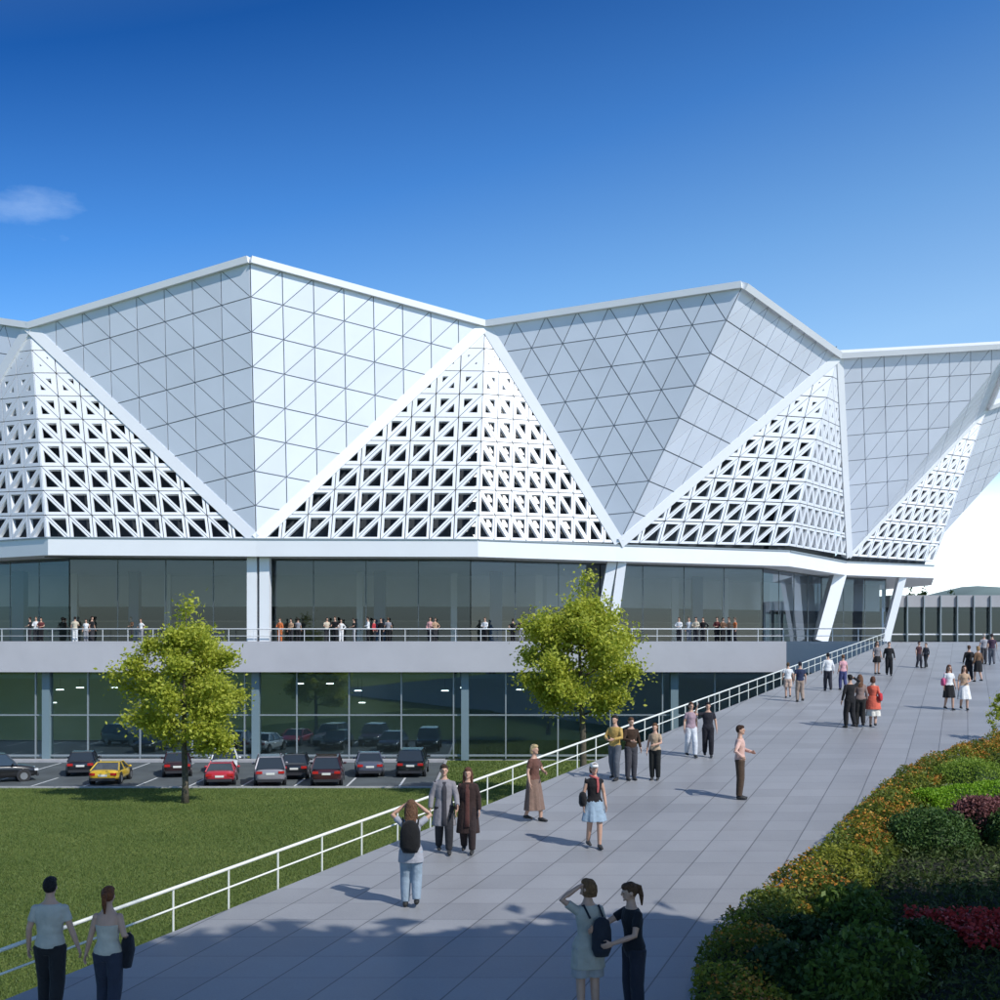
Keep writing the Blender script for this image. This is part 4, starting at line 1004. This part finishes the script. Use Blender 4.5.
person('man in black suit near the top of the ramp', foot_of(889, 676), 1.56, -.2, (.015, .015, .017), (.014, .014, .016), (.08, .05, .03), vox=.022, sleeve='long', stride=.08)
person('person in dark maroon top before the glass pavilion', foot_of(919, 668), 1.28, .4, (.07, .03, .035), (.03, .03, .04), (.04, .02, .02), vox=.025, stride=.1)
person('person in grey jacket striding before the glass pavilion', foot_of(926, 668), 1.22, -1.0, (.06, .06, .07), (.03, .03, .035), (.05, .03, .02), vox=.025, stride=.22, sleeve='long')
w = person('woman in white top and black skirt with pink bag', foot_of(949, 710), 1.62, .1, WHT, BLK, (.16, .07, .04), fem=True, hairlen='long', vox=.018, style='skirt', hem=.48, flare=.24, stride=.14)
bag('pink shoulder bag of the woman in black skirt', w, (-.24, 0, 1.1), (.08, .12, .15), (.6, .10, .22), strap=[[(-.22, 0, 1.2), (-.17, 0, 1.44), (-.2, .07, 1.2)]])
person('woman in beige top and white wide skirt beside the pink bag', foot_of(964, 710), 1.60, -.1, (.48, .33, .22), (.74, .74, .73), (.10, .05, .03), fem=True, hairlen='long', vox=.018, style='skirt', hem=.42, flare=.27, stride=.1, armR='front')
person('person in black jacket walking right of the pavilion doors', foot_of(969, 681), 1.56, AWAY, BLK, (.02, .02, .025), (.10, .05, .03), vox=.022, sleeve='long', stride=.1)
person('person in brown jacket and dark skirt walking away', foot_of(978, 682), 1.56, AWAY + .2, (.16, .09, .05), BLK, (.30, .18, .08), fem=True, hairlen='bob', vox=.022, sleeve='long', style='skirt', hem=.5, flare=.22, stride=.14)
person('person in pale grey top far back by the right picture edge', foot_of(984, 664), 1.52, AWAY, (.33, .33, .36), (.06, .06, .07), (.5, .45, .4), vox=.025)
person('person in dark purple top and grey trousers far back on the right', foot_of(992, 665), 1.56, AWAY - .2, (.06, .035, .06), (.14, .14, .16), (.05, .03, .03), vox=.025, stride=.1)

# small figures along the balcony rail
bal = [ (30, 'black', 'dark', 'at the far left end'), (36, 'white', 'dark', 'second from the far left end'), (41, 'maroon', 'black', 'third from the far left end'),
 (75, 'cream', 'white', 'left of the first lawn tree, first of three'), (86, 'white', 'grey', 'left of the first lawn tree, middle of three'), (92, 'black', 'dark', 'left of the first lawn tree, last of three'),
 (131, 'brown', 'dark', 'beside the first tree crown'), (141, 'white', 'grey', 'touching the first tree crown'),
 (280, 'orange', 'orange', 'right of the double column'), (291, 'tan', 'dark', 'next to the figure in orange'), (298, 'grey', 'black', 'second to the right of the figure in orange'),
 (327, 'cream', 'dark', 'at the left of the central cluster'), (335, 'black', 'black', 'second in the central cluster'), (341, 'white', 'white', 'third in the central cluster'), (354, 'black', 'grey', 'fourth in the central cluster, standing tall'),
 (368, 'white', 'black', 'fifth in the central cluster'), (374, 'red', 'black', 'sixth in the central cluster'), (381, 'black', 'black', 'seventh in the central cluster'), (388, 'grey', 'black', 'at the right of the central cluster'),
 (430, 'pink', 'dark', 'left of a pair beyond the central cluster'), (435, 'tan', 'dark', 'right of a pair beyond the central cluster'), (485, 'white', 'black', 'standing alone left of the second tree'),
 (513, 'black', 'black', 'touching the second tree crown'), (521, 'black', 'grey', 'half hidden by the second tree crown'),
 (679, 'white', 'dark', 'first right of the second tree'), (689, 'white', 'grey', 'second right of the second tree'), (696, 'cream', 'dark', 'third right of the second tree'), (703, 'black', 'dark', 'fourth right of the second tree'),
 (717, 'maroon', 'black', 'left of the four above the railing bend'), (723, 'brown', 'black', 'second of the four above the railing bend'), (729, 'tan', 'dark', 'third of the four above the railing bend'), (735, 'orange', 'dark', 'last of the four above the railing bend')]
CC = {'black': BLK, 'dark': (.03, .03, .035), 'white': (.75, .75, .75), 'maroon': (.12, .03, .03), 'cream': (.6, .52, .4), 'grey': (.25, .25, .27), 'brown': (.13, .07, .04), 'orange': (.6, .16, .05), 'tan': (.42, .27, .17), 'red': (.45, .04, .05), 'pink': (.62, .33, .32)}
rp_ = random.Random(5)
for i, (px, c1, c2, where) in enumerate(bal):
    c = P(px, 643, .0665 + rp_.uniform(0, .0009))
    person('person in %s top on the balcony %s' % (c1, where), (c.x, c.y, DECK), rp_.uniform(1.58, 1.76), rp_.choice([0, .4, -.5, PI, 1.2, -1.3]), CC[c1], CC[c2], rp_.choice([(.02, .015, .012), (.09, .05, .03), (.03, .02, .015)]), vox=.03,
           sleeve=rp_.choice(['short', 'long']), fem=i % 3 == 1, armR=rp_.choice(['down', 'front', 'hip']), armL=rp_.choice(['down', 'front']), group='people on the balcony')
finish_people()
